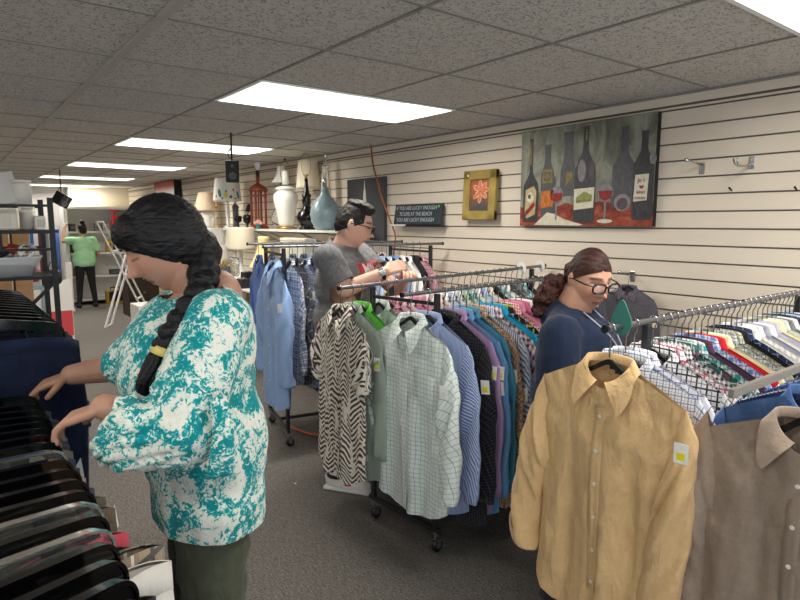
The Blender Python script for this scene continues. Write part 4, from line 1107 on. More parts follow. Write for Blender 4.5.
g = G(); rows = [[wc+wd*w+(ax*math.cos(a)+ay*math.sin(a))*(.0365 if abs(w) < .012 else .0355) for a in [2*PI*j/28 for j in range(28)]] for w in (-.011, -.006, .006, .011)]
g.grid(rows, wrapu=True); wa = shell(g.build('watch', M_black, w2), .003)
q = Matrix((ax, ay, wd)).transposed(); side = (ax*.75+ay*.66).normalized() if (ax*.75).y > 0 else (-ax*.75+ay*.66).normalized()
cam_l = I2 @ Vector((0, 0, 1.6)); vw = (cam_l-wc); vw = (vw-wd*vw.dot(wd)).normalized()
G().box(wc+vw*.040, (.012, .034, .036), Matrix((vw, wd.cross(vw), wd)).transposed()).build('watch_case', M_chrome, wa, bevel=.003)
G().box(wc+vw*.0465, (.002, .028, .030), Matrix((vw, wd.cross(vw), wd)).transposed()).build('watch_screen', plain('watch_glass', '#aeb9bf', .2), wa)

# ---------------- woman in the navy tee
O3 = (2.0, 1.43); F3 = (.35, -.94); M3, I3, rz3 = frame(O3, F3); L3 = lambda *p: I3 @ Vector(p)
w3 = thing('person', 'woman with glasses and a curly ponytail in a navy tee between the racks', 'person', (O3[0], O3[1], 0), rz3)
hc3 = L3(2.005, 1.385, 1.374); H3 = head_frame(hc3, yaw_of((-.27, -.96), rz3), R(17)); HS3 = 1.0
shL, elL, wrL = Vector((-.175, -.01, 1.175)), L3(2.20, 1.40, .98), L3(2.10, 1.30, .93)
shR, elR, wrR = Vector((.175, -.01, 1.175)), L3(1.80, 1.36, .98), L3(1.90, 1.29, .93)
pr = [('e', (0, -.01, .78), (.18, .14, .15)), ('e', (0, 0, .92), (.18, .15, .18)), ('e', (0, 0, 1.08), (.175, .13, .16)), ('c', (-.13, -.02, 1.16), (.13, -.02, 1.16), .058), ('c', (0, -.03, 1.22), tuple(hc3+Vector((0, -.03, -.05))), .076, .068),
      ('c', shL, elL, .055, .045), ('c', elL, wrL, .045, .029), ('c', shR, elR, .055, .045), ('c', elR, wrR, .045, .029),
      ('c', (-.09, 0, .72), (-.095, 0, .40), .095, .06), ('c', (.09, 0, .72), (.095, 0, .40), .095, .06), ('c', (-.095, 0, .40), (-.095, -.02, .08), .058, .04), ('c', (.095, 0, .40), (.095, -.02, .08), .058, .04),
      ('c', (-.095, -.03, .045), (-.10, .11, .036), .038, .032), ('c', (.095, -.03, .045), (.10, .11, .036), .038, .032)]
pr += hand_prims(wrR, L3(1.95, 1.20, .97)-wrR, (0, 0, 1), 1, .9, .92)+hand_prims(wrL, L3(2.06, 1.20, .97)-wrL, (0, 0, 1), -1, .9, .92)
me = blob(pr, .0045, 2, (H3, HS3, dict(full=1.22, jaw=1.7, nose=.95)))
paint_face(me, H3.inverted(), HS3, '#cf9f85', '#b4655f', '#2c1d16', '#c47a68', open_eye=True)
me.materials.append(skin_mat('warm_skin', '', '', '', '#bd7f68')); obj('body', me, w3)
m_nt = fabric('navy_tee', 'solid', ['#1a2740'], wrinkle=.4)
tp = [('e', (0, .01, 1.06), (.215, .17, .19)), ('e', (0, .01, .90), (.22, .185, .2)), ('e', (0, 0, .78), (.205, .16, .14)), ('c', (-.15, -.02, 1.165), (.15, -.02, 1.165), .080), ('c', (0, -.03, 1.245), (.15, -.02, 1.175), .075, .072), ('c', (0, -.03, 1.245), (-.15, -.02, 1.175), .075, .072), ('c', (0, -.03, 1.22), (0, -.015, 1.285), .112, .088),
      ('c', shR, shR+(elR-shR)*.9, .080, .088), ('c', shL, shL+(elL-shL)*.9, .080, .088)]
me = blob(tp, .008, 5); dR = (elR-shR).normalized(); dL = (elL-shL).normalized()
me = sculpt(me, fold_noise(.012, (9, 9, 8), 5, .003, (25, 25, 18)), [((0, 0, .70), (0, 0, -1), None, 0), ((0, .0, 1.272), (0, .40, 1), (0, 0, 1.36), .15), (shR+dR*.19, dR, shR+dR*.26, .11), (shL+dL*.19, dL, shL+dL*.26, .11)])
me.materials.clear(); me.materials.append(m_nt); tee3 = shell(obj('tee_shirt', me, w3))
bv = BVHTree.FromPolygons([v.co.copy() for v in me.vertices], [tuple(p.vertices) for p in me.polygons])
lan = []
for k in range(26):
    f = k/25; x = .075*math.cos(PI*f)*(1-.25*math.sin(PI*f)); z = 1.255-.20*math.sin(PI*f)**.8
    lan.append(onchest(x, z, .003))
G().tube(lan, .0028, 6).build('lanyard', plain('pale_cord', '#b9c3cf', .5), w3)
G().box(onchest(0, 1.0, .006), (.05, .004, .07)).build('name_badge', M_tagw, w3)
lp = [('e', (0, -.01, .76), (.195, .15, .13)), ('c', (-.093, 0, .72), (-.10, 0, .40), .108, .08), ('c', (.093, 0, .72), (.10, 0, .40), .108, .08), ('c', (-.10, 0, .40), (-.10, -.02, .08), .08, .065), ('c', (.10, 0, .40), (.10, -.02, .08), .08, .065)]
me = sculpt(blob(lp, .01, 4), fold_noise(.008, (9, 9, 14), 4), [((0, 0, .07), (0, 0, -1), None, 0), ((0, 0, .86), (0, 0, 1), None, 0)]); me.materials.clear(); me.materials.append(m_je); shell(obj('trousers', me, w3))
M_hair3 = hair_mat('auburn_hair', '#1c0f0c', '#4f2a22', (0, 0, 0), (90, 8, 60))
hv3 = lambda x, y, z: H3 @ (Vector((x, y, z))*HS3)
RX3 = H3.to_3x3()
hp = [('e', hv3(0, -.006, .008), (.0790, .0965, .1205), RX3), ('e', hv3(0, -.06, .0), (.068, .048, .075), RX3)]
me = blob(hp, .0045, 4)
me = sculpt(me, fold_noise(.0025, (70, 12, 45)), [(hv3(0, .088, .072), RX3 @ Vector((0, .60, -.80)), None, 0)])
me.materials.clear(); me.materials.append(M_hair3); hr3 = obj('hair', me, w3)
pc = [hv3(0, -.105, .0), L3(1.945, 1.50, 1.345), L3(1.92, 1.52, 1.305), L3(1.915, 1.535, 1.255)]
bb = [('e', pc[0], (.035, .035, .035))]
rr_ = random.Random(4)
for p, r in zip(pc[1:], (.052, .058, .045)):
    bb.append(('e', p, (r*.85,)*3))
    for k in range(12):
        a = Vector((rr_.uniform(-1, 1), rr_.uniform(-1, 1), rr_.uniform(-1, 1))).normalized(); bb.append(('e', p+a*r*.8, (.017,)*3))
me = sculpt(blob(bb, .004, 1), fold_noise(.007, (70, 70, 70), 2, .003, (130, 130, 130))); me.materials.clear(); me.materials.append(hair_mat('curly_auburn', '#1d0d0a', '#5a2c22', (0, 0, 0), (120, 120, 120))); obj('ponytail', me, w3)
glasses(w3, H3, HS3, M_black, .0036)

# ---------------- far helper in the green tee, back turned
O4 = (2.13, 12.36); M4, I4, rz4 = frame(O4, (-.12, 1)); L4 = lambda *p: I4 @ Vector(p)
w4 = thing('person', 'person in a pale green tee and black leggings, back turned, reaching to far white shelves', 'person', (O4[0], O4[1], 0), rz4)
hc4 = Vector((0, .02, 1.46)); H4 = head_frame(hc4, 0, R(5))
shL, elL, wrL = Vector((-.17, 0, 1.26)), Vector((-.30, .10, 1.24)), Vector((-.25, .20, 1.46)); shR, elR, wrR = Vector((.17, 0, 1.26)), Vector((.25, .02, 1.02)), Vector((.24, .16, .92))
pr = [('e', (0, 0, .85), (.16, .12, .15)), ('e', (0, 0, 1.05), (.15, .11, .2)), ('e', (0, 0, 1.18), (.16, .10, .14)), ('c', (-.13, 0, 1.27), (.13, 0, 1.27), .05), ('c', (0, -.01, 1.28), (0, .01, 1.40), .05),
      ('c', shL, elL, .045, .038), ('c', elL, wrL, .038, .026), ('c', shR, elR, .045, .038), ('c', elR, wrR, .038, .026),
      ('c', (-.08, 0, .8), (-.11, 0, .43), .085, .055), ('c', (.08, 0, .8), (.11, 0, .43), .085, .055), ('c', (-.11, 0, .43), (-.14, -.02, .07), .055, .035), ('c', (.11, 0, .43), (.14, -.02, .07), .055, .035)]
pr += hand_prims(wrL, (.03, .06, .09), (-1, 0, .2), -1, .7, .95)+hand_prims(wrR, (0, .08, -.05), (1, 0, .3), 1, .6, .95)
me = blob(pr, .007, 2, (H4, .95, {})); paint_face(me, H4.inverted(), .95, '#c79a80', '#a8605a', '#120d0c', '#bd8070')
me.materials.append(skin_mat('olive_skin', '', '', '', '#b07f66')); obj('body', me, w4)
tp = [('e', (0, 0, 1.14), (.185, .135, .2)), ('e', (0, 0, .92), (.205, .15, .24)), ('c', (-.14, 0, 1.265), (.14, 0, 1.265), .062), ('c', shL, shL+(elL-shL)*.85, .075, .08), ('c', shR, shR+(elR-shR)*.8, .072, .08)]
me = blob(tp, .01, 4); dL = (elL-shL).normalized(); dR = (elR-shR).normalized()
me = sculpt(me, fold_noise(.012, (7, 7, 14), 1), [((0, 0, .77), (0, 0, -1), None, 0), ((0, 0, 1.325), (0, 0, 1), (0, 0, 1.36), .1), (shL+dL*.12, dL, shL+dL*.21, .12), (shR+dR*.2, dR, shR+dR*.3, .12)])
me.materials.clear(); me.materials.append(fabric('pale_green_tee', 'solid', ['#9fd0a2'])); shell(obj('tee_shirt', me, w4))
lp = [('e', (0, 0, .82), (.165, .125, .13)), ('c', (-.08, 0, .8), (-.11, 0, .43), .09, .06), ('c', (.08, 0, .8), (.11, 0, .43), .09, .06), ('c', (-.11, 0, .43), (-.14, -.02, .09), .06, .042), ('c', (.11, 0, .43), (.14, -.02, .09), .06, .042)]
me = sculpt(blob(lp, .01, 3), None, [((0, 0, .07), (0, 0, -1), None, 0)]); me.materials.clear(); me.materials.append(plain('black_leggings', '#101013', .8)); obj('leggings', me, w4)
for x in (-.145, .145): G().ball((x, .04, .035), (.043, .12, .035), 14).ball((x, -.03, .05), (.036, .05, .05), 12).build('shoe', M_black, w4)
hp = [('e', hc4+Vector((0, -.015, .03)), (.078, .088, .088)), ('e', hc4+Vector((0, -.05, -.03)), (.066, .05, .06)), ('e', hc4+Vector((0, -.04, .135)), (.045, .045, .04))]
me = blob(hp, .006, 2); me.materials.clear(); me.materials.append(M_hair1); obj('hair', me, w4)
# ------------------------------------------------------------------ lamps and goods on the wall shelves
M_shade = fabric('white_shade', 'solid', ['#eceae4'], wrinkle=.1)
M_shadeb = fabric('beige_shade', 'solid', ['#d8c0a6'], wrinkle=.1)
M_shadec = fabric('cream_shade', 'solid', ['#e6dcc4'], wrinkle=.1)
M_shadey = fabric('buttery_shade', 'solid', ['#e9d195'], wrinkle=.1)
M_cer = plain('white_ceramic', '#ebe9e2', .18)
M_brass = plain('aged_brass', '#a98a4a', .35, .85)
M_redw = plain('red_stained_wood', '#8a3b22', .4, vary=.2)
M_blue = NT('blue_grey_glaze', .2); _t = M_blue
_v = _t.n('ShaderNodeTexVoronoi'); _t.put(_v.inputs['Vector'], _t.mapped(_t.obj(), (1, 1, .7))); _v.inputs['Scale'].default_value = 34
_t.bump(_v.outputs['Distance'], .5, .006); M_blue = _t.col(srgb('#91a6ae'))
M_bulb = plain('frosted_bulb', '#f4f4f2', .15)
M_bglass = glass('clear_glass', '#f2f8f6', .03)
M_black2 = plain('gloss_black', '#0b0b0d', .15)
M_wood = plain('pale_wood', '#a8814f', .5, vary=.2)
M_card = plain('cardboard', '#c79b6e', .75, vary=.12)
M_greyp = plain('grey_plastic', '#55575b', .5)
GL = 'lamps on the upper wall shelf'
SZ = 1.520
def harp(t, z0, z1, w=.045, m=None):
    g = G(); pts = [(w*math.sin(a)*(1 if True else 0), 0, z0+(z1-z0)*(1-math.cos(a))/2) for a in np.linspace(0, PI, 14)]
    g.tube(pts, .0035, 6).tube([(-p[0], 0, p[2]) for p in pts], .0035, 6); return g.build('harp', m or M_brass, t)
def bulb(t, z, r=.03, m=None):
    g = G().lathe([(.013, z), (.014, z+.02), (r*.75, z+.045), (r, z+.075), (r*.85, z+.1), (.001, z+.11)], 16); return g.build('bulb', m or M_bulb, t)
def shade(t, z0, z1, r0, r1, m, n=28, bell=0., name='shade'):
    prof = []
    for k in range(12):
        f = k/11; r = lerp(r0, r1, f)-bell*math.sin(PI*f); prof.append((r, lerp(z0, z1, f)))
    g = G().lathe(prof, n, caps=False); return shell(g.build(name, m, t), .004)
def socket(t, z): return G().lathe([(.008, z-.03), (.016, z-.02), (.016, z+.012), (.012, z+.015)], 12).build('socket', M_brass, t)
def lamp(label, x, y, z, group=None): return thing('table_lamp', label, 'lamp', (x, y, z), 0, group)

def board(name, label, y0, y1, x0, z, th=.022, mat=None, group=None):
    t = thing(name, label, 'shelf', (WX, (y0+y1)/2, z), 0, group)
    G().box((-(WX-x0)/2, 0, -th/2), (WX-x0, y1-y0, th)).build('shelf_board', mat or M_white, t, smooth=False, bevel=.003)
    for k in range(3):
        yy = (y0-y1)/2+.15+k*((y1-y0)-.3)/2
        g = G().bar((0, yy, -th-.01), (-(WX-x0)*.85, yy, -th-.005), .008, .02).bar((-.008, yy, -th-.14), (-(WX-x0)*.8, yy, -th-.01), .006, .016)
        g.build('bracket', M_chrome, t, smooth=False)
    return t
board('wall_shelf', 'white upper wall shelf carrying the blue jug and black lamp', 4.45, 6.16, 2.77, SZ, group='white shelves under the lamps')
board('wall_shelf', 'white upper wall shelf carrying the beige lamp and the red lantern lamp', 6.18, 8.6, 2.77, SZ, group='white shelves under the lamps')
board('wall_shelf', 'white lower wall shelf carrying the buttery bell-shaded lamp', 4.9, 7.9, 2.45, .905, group='white shelves under the lamps')

t = lamp('squat white lamp with a beige cone shade, farthest end of the upper shelf', 2.95, 8.17, SZ, GL)
G().lathe([(.085, 0), (.10, .02), (.115, .12), (.115, .19), (.09, .225), (.03, .24)], 28).build('base', M_cer, t); shade(t, .225, .475, .165, .10, M_shadeb); socket(t, .26); bulb(t, .27)
t = lamp('lamp with a white shade printed with teal and yellow fruit', 2.93, 7.35, SZ, GL)
G().lathe([(.06, 0), (.065, .012), (.02, .03), (.022, .20), (.028, .24), (.018, .30), (.018, .34)], 20).build('base', M_cer, t); socket(t, .35); bulb(t, .36)
sh = shade(t, .335, .62, .178, .145, M_shade)
M_te = plain('teal_ink', '#1d8e86', .7); M_ye = plain('yellow_ink', '#e9cf2a', .7); M_or = plain('orange_ink', '#d9663a', .7)
def patch(deg, z, w, h, m, tilt=0, n=14):
    g = G(); pts = []
    for k in range(n):
        a = 2*PI*k/n; u, v = w*math.cos(a), h*math.sin(a); u, v = u*math.cos(tilt)-v*math.sin(tilt), u*math.sin(tilt)+v*math.cos(tilt)
        zz = z+v; r = lerp(.178, .145, (zz-.335)/.285)+.002; th = R(deg)+u/r; pts.append((r*math.cos(th), r*math.sin(th), zz))
    g.poly(pts); return g
for d, z, w, h, m, ti in ((215, .43, .022, .055, M_te, .3), (243, .405, .020, .036, M_ye, 0), (243, .452, .012, .014, M_te, 0), (262, .385, .018, .02, M_te, -.4), (275, .47, .013, .02, M_or, 0), (296, .41, .018, .05, M_te, .2), (280, .365, .02, .010, M_or, 0), (198, .39, .014, .02, M_or, 0), (228, .365, .012, .012, M_te, 0)):
    patch(d, z, w, h, m, ti).build('fruit_print', m, sh)
t = thing('brass_stand', 'small brass swing-arm stand between the beige and fruit-shaded lamps', 'lamp', (2.95, 7.69, SZ), 0)
G().lathe([(.085, 0), (.085, .012), (.015, .02)], 20).build('base', M_brass, t)
G().tube(smooth_curve([(0, 0, .015), (.02, .05, .14), (.0, .02, .24), (-.04, -.04, .285)], 14), .006, 8).build('arm', M_brass, t); G().lathe([(.03, 0), (.022, .035), (.008, .05)], 14, c=(-.04, -.04, .26)).build('lamp_head', M_brass, t)
t = lamp('dark grey column lamp standing behind the white pole of the fruit-shaded lamp', 3.06, 7.42, SZ, GL)
G().lathe([(.05, 0), (.045, .02), (.038, .05), (.038, .24), (.045, .27), (.02, .30)], 16).build('base', M_greyp, t); socket(t, .32)
t = thing('goblet', 'dark goblet with pale swirls at the left foot of the red lantern lamp', 'goblet', (2.92, 7.02, SZ))
G().lathe([(.04, 0), (.008, .015), (.008, .06), (.045, .085), (.05, .14), (.04, .15)], 16).build('bowl', M_black2, t)
t = thing('goblet', 'dark goblet nearest the red lantern lamp base', 'goblet', (2.94, 6.78, SZ))
G().lathe([(.045, 0), (.01, .015), (.01, .05), (.05, .08), (.055, .15), (.045, .16)], 16).build('bowl', M_black2, t)
t = thing('clip_lamp', 'black clip lamp hanging below the right edge of the fruit-printed shade', 'lamp', (3.02, 6.95, SZ))
G().tube(smooth_curve([(0, 0, 0), (.0, .03, .12), (.0, -.02, .20), (-.02, -.06, .26)], 12), .007, 8).build('arm', M_black, t); G().lathe([(.045, 0), (.035, .06), (.012, .09)], 14, c=(-.02, -.09, .20)).build('lamp_head', M_black, t)
G().lathe([(.05, 0), (.05, .015), (.01, .02)], 14).build('base', M_black, t)
t = lamp('tall red wooden lantern lamp with a bare white bulb', 2.95, 6.48, SZ, GL)
G().lathe([(.115, 0), (.12, .02), (.10, .035), (.075, .055)], 8).build('base', M_redw, t)
for sx in (-1, 1):
    for sy in (-1, 1): G().box((sx*.06, sy*.06, .24), (.022, .022, .38)).build('post', M_redw, t, smooth=False, bevel=.003)
G().box((0, 0, .375), (.15, .15, .016)).build('cross_frame', M_redw, t, smooth=False); G().box((0, 0, .24), (.012, .012, .37)).build('rod', M_redw, t, smooth=False)
G().lathe([(.105, .425), (.11, .44), (.085, .475), (.045, .50), (.02, .515), (.02, .57), (.028, .59), (.018, .60)], 20).build('cap', M_redw, t)
G().lathe([(.022, .60), (.024, .65), (.018, .66)], 14).build('socket', M_black, t); bulb(t, .655, .042)
t = thing('artificial_flower', 'small pink flower head at the foot of the red lantern lamp', 'flower', (2.86, 6.30, SZ))
g = G()
for k in range(11):
    a = k*2.4; g.ball((.035*math.cos(a)*(k/11)**.5, .035*math.sin(a)*(k/11)**.5, .055+.03*(1-k/11)), (.022, .022, .018), 10)
g.build('petals', plain('pale_pink_petal', '#e0a59c', .7), t); G().lathe([(.03, 0), (.02, .05)], 10).build('stem', M_te, t)
t = lamp('clear glass gourd lamp with a small white bell shade, beside the white ginger jar lamp', 3.02, 6.03, SZ, GL)
G().lathe([(.06, 0), (.10, .04), (.125, .11), (.10, .19), (.05, .26), (.035, .34), (.045, .39), (.022, .44), (.02, .47)], 24).build('base', M_bglass, t); socket(t, .50); shade(t, .50, .68, .11, .045, M_shade, bell=.022)
t = lamp('white ginger jar lamp on a gold foot with bare harp', 2.90, 5.70, SZ, GL)
G().lathe([(.10, 0), (.11, .012), (.09, .03)], 24).build('foot', M_brass, t)
G().lathe([(.075, .03), (.08, .06), (.105, .20), (.128, .30), (.122, .36), (.085, .395), (.08, .405), (.105, .41), (.105, .425), (.06, .44), (.02, .45)], 32).build('base', M_cer, t)
socket(t, .49); G().lathe([(.035, .46), (.035, .60), (.001, .605)], 16).build('candle_sleeve', M_cer, t); harp(t, .48, .70, .055); G().ball((0, 0, .715), .012, 10).build('finial', M_black, t)
t = lamp('slim white lamp with a cream drum shade behind the ginger jar lamp', 3.06, 5.50, SZ, GL)
G().lathe([(.06, 0), (.06, .01), (.012, .03), (.012, .40)], 14).build('base', M_cer, t); shade(t, .42, .70, .125, .10, M_shadec)
t = lamp('glossy black gourd lamp with a slender neck', 2.93, 5.31, SZ, GL)
G().lathe([(.08, 0), (.085, .015), (.06, .03), (.09, .07), (.105, .12), (.09, .17), (.05, .20), (.035, .24), (.045, .28), (.038, .31), (.05, .34), (.028, .36), (.018, .45), (.016, .50)], 28).build('base', M_black2, t)
socket(t, .53); harp(t, .52, .75, .05); G().ball((0, 0, .77), .014, 10).build('finial', M_black, t)
t = lamp('tall cream obelisk lamp between the black lamp and blue jug lamp', 3.05, 5.14, SZ, GL)
G().lathe([(.085, 0), (.085, .03), (.075, .04), (.04, .60), (.03, .615)], 4).build('base', M_shadec, t, sharp=30); socket(t, .645); G().lathe([(.02, .63), (.012, .70), (.025, .72), (.01, .74)], 12).build('finial', M_chrome, t)
t = lamp('large blue-grey textured jug lamp with a clear bulb, end of the shelf by the man', 2.92, 4.94, SZ, GL)
G().lathe([(.08, 0), (.10, .02), (.13, .08), (.142, .15), (.13, .22), (.09, .285), (.045, .33), (.035, .37), (.040, .395), (.030, .40)], 36).build('base', M_blue, t); G().lathe([(.02, .40), (.022, .47), (.016, .48)], 14).build('socket', M_chrome, t); bulb(t, .475, .03, M_bglass)

# lower shelf
LZ = .905; GL2 = 'lamps on the lower wall shelf'
t = lamp('floor-height white lamp with a pale drum shade in front of the upper shelf', 2.60, 6.20, LZ, GL2)
G().lathe([(.09, 0), (.09, .015), (.022, .03), (.018, .40)], 18).build('base', M_cer, t); shade(t, .395, .635, .150, .145, M_shadec); G().tube([(0, 0, .38), (0, 0, .64)], .006, 8).build('rod', M_brass, t)
t = lamp('dark based lamp with a buttery yellow bell shade', 2.62, 5.66, LZ, GL2)
G().lathe([(.08, 0), (.085, .02), (.05, .04), (.075, .10), (.07, .17), (.03, .21), (.015, .24)], 24).build('base', M_black2, t); shade(t, .225, .545, .160, .055, M_shadey, bell=.028)
t = lamp('small glass globe lamp under the pale drum shade', 2.56, 6.27, LZ, GL2)
G().lathe([(.06, 0), (.05, .02), (.03, .04), (.035, .10)], 16).build('base', M_cer, t); G().lathe([(.035, .10), (.05, .13), (.055, .20), (.055, .26), (.035, .30), (.01, .31)], 18).build('globe', M_bglass, t)
for k, (y, x, r, z, lab) in enumerate(((7.2, 2.72, .11, .42, 'small white-shaded lamp on the lower shelf, farthest of the pair near the braid'), (6.86, 2.80, .11, .40, 'small white-shaded lamp on the lower shelf, nearer one of the pair beside the braid'), (6.83, 2.58, .14, .22, 'short lamp with a boxy white shade on the lower shelf near the yellow plant'))):
    t = lamp(lab, x, y, LZ, GL2); G().lathe([(.05, 0), (.05, .012), (.02, .03), (.02, z)], 14).build('base', M_cer, t); shade(t, z-.02, z+.20, r, r*.82, M_shade)
t = thing('artificial_plant', 'small yellow feathery plant on the lower shelf near the white lamps', 'plant', (2.52, 6.58, LZ))
G().lathe([(.035, 0), (.045, .08)], 14).build('pot', M_cer, t); g = G()
for k in range(16):
    a = k*2.4; g.tube(smooth_curve([(0, 0, .07), (.04*math.cos(a), .04*math.sin(a), .17), (.08*math.cos(a), .08*math.sin(a), .25+.03*math.sin(k))], 6), [.008, .010, .012, .010, .007, .002], 5)
g.build('fronds', plain('mustard_frond', '#b79b2c', .7), t)
t = thing('box', 'large pale box on the lower shelf behind the rear rack', 'box', (2.68, 5.05, LZ)); G().box((0, 0, .27), (.12, .50, .54)).build('carton', plain('pale_carton', '#ded8c6', .7, vary=.04), t, smooth=False, bevel=.004); G().box((-.062, 0, .50), (.004, .46, .05)).build('flap', plain('pale_carton2', '#cfc8b4', .7), t, smooth=False)
for k, (y, h, c, lab) in enumerate(((6.05, .16, '#1b1c20', 'dark small stereo on the lower shelf beside the bell-shaded lamp'), (5.95, .10, '#2a2a2d', 'low black clock radio in front of the bell-shaded lamp'), (6.5, .20, '#6b6e72', 'grey gadget box on the lower shelf under the drum shade'))):
    t = thing('radio', lab, 'radio', (2.52+.09*(k == 0), y, LZ)); G().box((0, 0, h/2), (.12, .13, h)).build('housing', plain(f'appliance_{k}', c, .4), t, smooth=False, bevel=.008); G().lathe([(.02, 0), (.02, .01)], 14, c=(0, 0, h)).build('knob', M_chrome, t)
t = thing('easel', 'pale wooden easel leaning under the lower wall shelf', 'easel', (2.42, 5.95, 0))
for a, b in (((-.0, -.20, 0), (.16, -.02, .88)), ((.0, .20, 0), (.16, .02, .88)), ((.30, 0, 0), (.17, 0, .86))): G().bar(a, b, .03, .022).build('leg', M_wood, t, smooth=False)
G().bar((.03, -.17, .17), (.03, .17, .17), .03, .02).build('ledge', M_wood, t, smooth=False)

# ------------------------------------------------------------------ things on the slat wall
M_cdark = plain('charcoal_canvas', '#46474a', .8, vary=.06)
M_edge = plain('black_canvas_edge', '#121214', .7)
def canvas(name, label, cat, y0, y1, z0, z1, th, face, edge, gap=.004):
    t = thing(name, label, cat, (WX-gap, (y0+y1)/2, z0), 0)
    G().box((-th/2, 0, (z1-z0)/2), (th, y1-y0, z1-z0)).build('stretcher', edge, t, smooth=False, bevel=.003)
    G().box((-th-.0008, 0, (z1-z0)/2), (.0016, (y1-y0)-.004, (z1-z0)-.004)).build('canvas', face, t, smooth=False); return t
# wine bottle painting: local u to the right (world -y), v up
def m_paint():
    t = NT('dark_oil_ground', .5, 0, .4); p = t.obj(); s = t.xyz(p)
    n = t.noise(t.mapped(p, (1, 3, 1.4)), 3.2, 5, .6, .8)
    up = t.ramp(n, [(.25, srgb('#4a4a44')), (.45, srgb('#77786b')), (.6, srgb('#989a89')), (.8, srgb('#5c5c54'))])
    tb = t.ramp(t.noise(t.mapped(p, (1, 3, 6)), 3.5, 4, .6, .5), [(.3, srgb('#4f1f18')), (.5, srgb('#8f3a26')), (.72, srgb('#b0604a'))])
    f = t.math('LESS_THAN', t.math('ADD', s[2], t.math('MULTIPLY', t.noise(p, 8, 3), .10)), .185)
    t.bump(t.noise(t.mapped(p, (1, 6, 2)), 18, 4), .3, .004); return t.col(t.mix(f, up, tb))
PY0, PY1, PZ0, PZ1 = 1.775, 2.730, 1.572, 2.193; PW, PH = PY1-PY0, PZ1-PZ0
pt = canvas('painting', 'large oil painting of dark wine bottles and red wine glasses on the slat wall', 'painting', PY0, PY1, PZ0, PZ1, .036, m_paint(), M_edge)
def oil(name, a, b): 
    t = NT(name, .45, 0, .4); return t.col(t.ramp(t.noise(t.mapped(t.obj(), (1, 2, 1)), 26, 4, .65, .7), [(.3, srgb(a)), (.7, srgb(b))]))
def pu(u, v, layer): return (-.0385-.0006*layer, PW/2-u*PW, (1-v)*PH)   # u from the left as hung, v from the top
def paint(name, pts, m, layer): return G().poly([pu(u, v, layer) for u, v in pts]).build(name, m, pt, smooth=False)
def bottle_pts(cx, top, bot, w, nw, sh0, sh1):
    L = [(nw*1.15, top), (nw*1.15, top+.03), (nw, top+.035), (nw*1.05, sh0)]
    for k in range(6): f = k/5; L.append((lerp(nw*1.05, w, f*f*(3-2*f)), lerp(sh0, sh1, f)))
    L += [(w, bot-.03), (w*.9, bot)]
    return [(cx-a, b) for a, b in L]+[(cx+a, b) for a, b in L[::-1]]
o1, o2, o3 = oil('oil_black', '#2e2e31', '#4a494c'), oil('oil_smoke', '#47474a', '#626165'), oil('oil_plum', '#453a40', '#66565d')  # bottle tones lightened: hazy glare over the canvas is put into these oils
for (cx, top, bot, w, nw, s0, s1, m) in ((.40, .07, .70, .060, .035, .30, .48, o2), (.235, .17, .70, .055, .024, .33, .48, o2), (.80, .09, .82, .075, .022, .30, .46, o2)):
    paint('painted_bottle', bottle_pts(cx, top, bot, w, nw, s0, s1), m, 1)
for (cx, top, bot, w, nw, s0, s1, m) in ((.095, .09, .96, .066, .013, .42, .60, o1), (.53, .04, .96, .078, .020, .24, .48, o1), (.93, .15, .94, .066, .020, .30, .46, o1), (.245, .45, .93, .060, .03, .46, .52, o2)):
    paint('painted_bottle', bottle_pts(cx, top, bot, w, nw, s0, s1), m, 2)
def ellp(cx, cy, rx, ry, n=20): return [(cx+rx*math.cos(2*PI*k/n), cy+ry*math.sin(2*PI*k/n)) for k in range(n)]
def quad(u0, v0, u1, v1, sk=0): return [(u0, v0), (u1, v0+sk), (u1, v1+sk), (u0, v1)]
o_lab, o_wht, o_org, o_gold, o_red, o_hi = oil('oil_parchment', '#a89468', '#cdbb8c'), oil('oil_ivory', '#c9c2ac', '#e4dec9'), oil('oil_amber', '#a04a1c', '#d98a3e'), oil('oil_ochre', '#6b5a2a', '#9c8540'), oil('oil_wine', '#6d1518', '#a83232'), oil('oil_sheen', '#6d686c', '#9b9497')
o_grn = oil('oil_olive', '#6f7d3c', '#9aa35c')
paint('painted_label', [(.050, .62), (.12, .58), (.145, .64), (.135, .88), (.06, .92), (.045, .84)], o_lab, 3); paint('painted_grapes', ellp(.092, .70, .030, .055), o_wht, 4); paint('painted_grapes', ellp(.085, .69, .012, .025), o1, 5); paint('painted_band', [(.05, .85), (.13, .74), (.135, .79), (.055, .90)], o_red, 4)
paint('painted_label', quad(.195, .42, .275, .56), o_gold, 3); paint('painted_label', quad(.207, .445, .262, .535), o2, 4); paint('painted_grapes', ellp(.235, .49, .02, .035), o_gold, 5)
paint('painted_label', [(.185, .645), (.285, .63), (.285, .80), (.185, .815)], o_org, 3)
paint('painted_label', [(.385, .47), (.43, .46), (.44, .52), (.385, .60)], o_gold, 3)
paint('painted_sheen', ellp(.505, .46, .030, .11), o_hi, 3); paint('painted_sheen', ellp(.580, .46, .022, .09), o3, 3); paint('painted_sheen', quad(.527, .07, .540, .18), o_gold, 3)
paint('painted_label', [(.452, .635), (.605, .625), (.60, .82), (.455, .84)], o_wht, 3); paint('painted_field', [(.47, .72), (.53, .66), (.59, .70), (.585, .76), (.47, .775)], o_grn, 4); paint('painted_field', [(.475, .745), (.585, .735), (.585, .755), (.475, .765)], o_gold, 5)
paint('painted_label', [(.878, .535), (.965, .53), (.957, .765), (.872, .775)], o_wht, 3)
paint('painted_sheen', ellp(.985, .40, .022, .05), o_hi, 3); paint('painted_sheen', ellp(.845, .28, .012, .015), o_hi, 3); paint('painted_sheen', quad(.084, .12, .096, .36), o_gold, 3)
